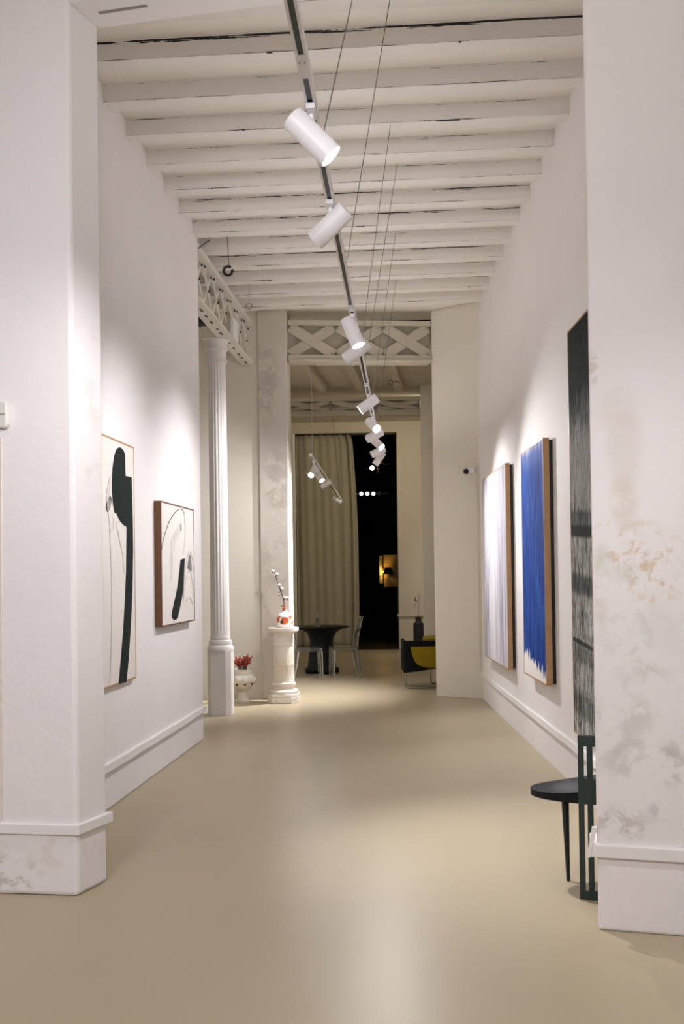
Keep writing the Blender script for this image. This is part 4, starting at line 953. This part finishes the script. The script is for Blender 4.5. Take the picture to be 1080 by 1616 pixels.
# ------------------------------------------------------------------ slatted chair behind the right pier
cp = G(916, 1419.5); e = Vector((math.cos(math.radians(-15)), math.sin(math.radians(-15)), 0))
t = thing('slatted_chair', 'dark chair with slotted green plank back and black saddle seat, beside right pier', 'chair', (cp.x, cp.y, 0), math.radians(-15))
M_GREEN = simple('dark_green_paint', (.016, .034, .028), .5, var=.15)
zt3, zs1, zs0 = .775, .575, .455; NB = 10; bw, sw = .027, .0145; Wd = NB * bw + (NB - 1) * sw
mb = MB(); mb.box((Wd / 2, .012, zt3 - .026), (Wd, .024, .052)); mb.build('top_rail', M_GREEN, t, bevel=.002)
mb = MB(); mb.box((Wd / 2, .012, (zs0 + zs1) / 2 - .005), (Wd, .022, zs1 - zs0)); mb.build('seat_rail', M_GREEN, t)
mb = MB(); mb.box((Wd / 2, .012, .019), (Wd, .024, .038)); mb.build('bottom_rail', M_GREEN, t)
for k in range(NB):
    mb = MB(); mb.box((k * (bw + sw) + bw / 2, .012, (zt3 - .052 + .038) / 2), (bw, .023, zt3 - .052 - .038)); mb.build('slat', M_GREEN, t)
# saddle seat
tip = D(840.5, 1249, 5.40) - Vector((cp.x, cp.y, 0)); R_ = Matrix.Rotation(math.radians(15), 3, 'Z'); tl = R_ @ tip
print('seat tip local', tl)
mb = MB(); na, nr = 48, 10; rows_t, rows_b = [], []
ccx, ccy, ra, rb = .19, .27, .19 - tl.x, .215
for i in range(nr + 1):
    f = i / nr; a_, b_ = [], []
    for k in range(na):
        th_ = 2 * math.pi * k / na; x = ccx + ra * f * math.cos(th_); y = ccy + rb * f * math.sin(th_) * (1 - .12 * math.cos(th_))
        z = .455 + .085 * math.exp(-((x - ccx) / .24) ** 2) * (1 - .45 * f * f) + .009 * math.sin(26 * x + 9 * y) * (1 - f * f) + .012 * f ** 6
        a_.append(mb.b.verts.new((x, y, z))); b_.append(mb.b.verts.new((x, y, .420 + .018 * f ** 3)))
    rows_t.append(a_); rows_b.append(b_)
for i in range(nr):
    for k in range(na):
        j = (k + 1) % na
        mb.face([rows_t[i][k], rows_t[i][j], rows_t[i + 1][j], rows_t[i + 1][k]]); mb.face([rows_b[i][j], rows_b[i][k], rows_b[i + 1][k], rows_b[i + 1][j]])
for k in range(na):
    j = (k + 1) % na; mb.face([rows_t[nr][k], rows_t[nr][j], rows_b[nr][j], rows_b[nr][k]])
bmesh.ops.remove_doubles(mb.b, verts=mb.b.verts, dist=1e-5)
mb.build('seat', simple('black_leather', (.005, .006, .006), .55, spec=.25, var=.2, bump=.1, bscale=80), t, smooth=True)
lb = G(897.5, 1390) - Vector((cp.x, cp.y, 0)); lb = R_ @ lb; lt_ = R_ @ (D(892, 1255, lb.y + cp.y + .02) - Vector((cp.x, cp.y, 0)))
for mx_ in (0, 1):
    f = (lambda v: Vector((2 * ccx - v.x, v.y, v.z))) if mx_ else (lambda v: v)
    mb = MB(); mb.tube([tuple(f(Vector((lt_.x, lt_.y, .44)))), tuple(f(Vector((lb.x, lb.y, 0))))], .02, 12, taper=[.020, .009]); mb.build('leg', M_BLACK, t, smooth=True)

# ------------------------------------------------------------------ small fittings
M_PLASTIC = simple('off_white_plastic', (.66, .66, .62), .45)
p0 = Vector((*PL, 0)); 
def on_front_left(px, py):
    d = ray(px, py); n = Vector((-pd.y, pd.x, 0)); tt = (Vector((*PF, 0)) - EYE).dot(n) / d.dot(n); return EYE + d * tt
a_ = on_front_left(16.5, 636); b2 = on_front_left(16.5, 677); rz = math.atan2(pd.y, pd.x)
t = thing('motion_sensor', 'off white plastic motion sensor box on the left front pier, at photo edge', 'sensor', (a_.x, a_.y, b2.z), rz)
h = a_.z - b2.z
mb = MB(); mb.prism_xz([(-.105, .012), (-.02, 0), (-.008, .006), (0, .02), (0, h), (-.105, h)], -.045, 0); mb.build('housing', M_PLASTIC, t, bevel=.008)
mb = MB(); mb.box((-.058, -.046, h * .53), (.10, .006, .0035)); mb.build('seam', simple('grey_seam', (.28, .25, .24), .6), t)
mb = MB(); mb.ball((-.037, -.045, h * .93), .0045, 8, 6); mb.build('indicator', M_BLACK, t)
c1_ = on_front_left(2, 690); c2_ = on_front_left(3.5, 1296)
mb = MB(); mb.tube([(c1_.x, c1_.y - .004, c1_.z), (c2_.x, c2_.y - .004, c2_.z + .01)], .005, 8)
tag(mb.build('wall_cable', simple('painted_cable', (.70, .62, .58), .6), smooth=True), 'thin painted cable running down below the motion sensor', 'cable')

fd = (ER1 - ER0).normalized(); fn = Vector((fd.y, -fd.x))
def on_end_right(px, py):
    d = ray(px, py); n = Vector((*fn, 0)); tt = (Vector((*ER0, 0)) - EYE).dot(n) / d.dot(n); return EYE + d * tt
c = on_end_right(744, 744); rz = math.atan2(fd.y, fd.x)
t = thing('security_camera', 'small black ball security camera on white mount, high on right end pier', 'camera', tuple(c), rz)
mb = MB(); mb.box((.02, -.02, .01), (.09, .04, .07)); mb.build('mount', M_LAMP, t, bevel=.006)
mb = MB(); mb.ball((-.045, -.05, 0), .036, 20, 14); mb.build('dome', simple('glossy_black', (.004, .004, .004), .15), t, smooth=True)
c1_ = on_end_right(752.5, 735); c2_ = on_end_right(757.5, 1056)
mb = MB(); mb.tube([(c1_.x, c1_.y - .008, c1_.z), (c2_.x, c2_.y - .008, c2_.z)], .009, 8); 
tag(mb.build('cable_conduit', M_CREAM, smooth=True), 'thin vertical conduit painted cream on right end pier below the security camera', 'conduit')

# rings hanging from the joists
def rc(px, py, y): return D(px, py, y)
c = rc(360, 427.5, 10.35); top = Vector((rc(359.5, 378, 10.35).x, 10.35, ZJ + .0))
t = thing('ring_lamp', 'thick black open ring hanging on a dark cable near the left wall end', 'hanging ring', tuple(c), 0)
mb = MB(); mb.torus((0, 0, 0), .043, .014, math.radians(50), math.radians(375), 40); mb.build('ring', M_BLACK, t, smooth=True)
mb = MB(); mb.tube([(.012, 0, .045), (.004, 0, .15), (top.x - c.x, 0, ZC + .01 - c.z)], .004, 6); mb.build('cable', M_WIRE, t)
c = rc(393.5, 483, 11.95)
t = thing('metal_ring', 'thin grey metal ring hanging below the joists near the lattice girder', 'hanging ring', tuple(c), 0)
mb = MB(); mb.torus((0, 0, 0), .034, .005, math.radians(110), math.radians(430), 36); mb.build('ring', simple('grey_steel', (.22, .21, .18), .4, metal=.5), t, smooth=True)
mb = MB(); mb.tube([(0, 0, .034), (0, 0, ZC + .01 - c.z)], .003, 6); mb.build('hook', M_PALEWIRE, t)
c = rc(617, 603.5, 15.6)
t = thing('cable_loop', 'curled grey cable loop hanging from the back room ceiling', 'cable', tuple(c), 0)
mb = MB(); mb.torus((-.0, 0, 0), .032, .006, math.radians(60), math.radians(400), 30); mb.build('loop', M_WIRE, t, smooth=True)
mb = MB(); mb.tube([(.03, 0, .02), (.06, .0, .01), (.12, 0, .0), (.13, 0, -.03)], .007, 6); mb.tube([(.016, 0, .028), (.02, 0, ZM + .01 - c.z)], .003, 6); mb.build('tail', M_WIRE, t)
ca, cb = rc(313, 392, 10.05), rc(331, 378.5, 10.4)
mb = MB(); mb.tube([tuple(ca), tuple(cb)], .006, 6); tag(mb.build('loose_cable', M_WIRE), 'short dark loose cable from left wall end up to a joist', 'cable')
c = rc(318.5, 507, 11.2)
t = thing('wall_speaker', 'black fitting in the side aisle, just visible left of the column capital', 'speaker', tuple(c), .5)
mb = MB(); mb.lathe([(.05, -.08), (.055, -.07), (.055, .06), (.05, .07)], 24, (0, 0, 0), Matrix.Rotation(math.radians(80), 3, 'Y')); mb.build('body', M_BLACK, t, smooth=True)
mb = MB(); mb.tube([(0, 0, .04), (-.02, 0, 4.235 - c.z)], .008, 6); mb.build('bracket', M_BLACK, t)

# ------------------------------------------------------------------ light of the anteroom and of the side aisle (unseen added spots)
def lamp(kind, loc, tgt, watt, angle=110, blend=1.0, size=.25, col=(.99, .965, 1.03)):
    ld = bpy.data.lights.new('unseen_lamp', kind); ld.energy = watt; ld.shadow_soft_size = size; ld.color = col
    lo = bpy.data.objects.new('unseen_lamp', ld); COL.objects.link(lo); lo.location = loc
    if kind == 'SPOT':
        ld.spot_size = math.radians(angle); ld.spot_blend = blend
        lo.rotation_euler = Vector((0, 0, -1)).rotation_difference((Vector(tgt) - Vector(loc)).normalized()).to_euler()
WARM = (1, .87, .66)
LAMPS = [
    ('SPOT', (-1.5, .2, 3.2), (-2.0, 5.1, .8), 92, 105), ('SPOT', (1.4, .2, 3.2), (2.2, 4.4, .7), 38, 110),
    ('SPOT', (.15, -1.6, 3.3), (.1, 4.2, 3.5), 70, 46),  # added to brighten the nearest spotlight, header and rail
    ('SPOT', (-2.9, 9.8, 4.4), (-1.6, 13.0, 0.6), 5, 90),
    ('SPOT', (1.95, 14.6, 4.2), (-.4, 17.5, 1.2), 12, 120, 1.0, .25, WARM),  # added out of sight behind the right end pier to brighten the back
    ('SPOT', (1.95, 18.5, 4.3), (-.4, 21.6, 3.4), 35, 150, 1.0, .25, WARM),  # added, hidden by the second pier, to brighten curtain and lintel
]
for a in LAMPS: lamp(*a)
def ceiling_fill(p, length, rz, watt, col=(1, .95, .91)):      # added fill strip, not part of the rail, lights the ceiling for ambient
    ld = bpy.data.lights.new('added_fill_light', 'AREA'); ld.shape = 'RECTANGLE'; ld.size = .03; ld.size_y = length; ld.energy = watt; ld.color = col
    lo = bpy.data.objects.new('added_fill_light', ld); COL.objects.link(lo); lo.location = p; lo.rotation_euler = (math.pi, 0, -rz)
mid = on_track(9.2); ceiling_fill((mid.x, mid.y, ZT + .03), 8.4, math.atan2(td.x, td.y), 6.6)
ceiling_fill((0, .5, ZT + .05), 5.0, 0, 15)
scn.cycles.diffuse_bounces = 8
w = bpy.data.worlds.new('world'); scn.world = w; w.use_nodes = True
w.node_tree.nodes['Background'].inputs['Color'].default_value = (.5, .5, .55, 1); w.node_tree.nodes['Background'].inputs['Strength'].default_value = .0
scn.view_settings.exposure = 2.10
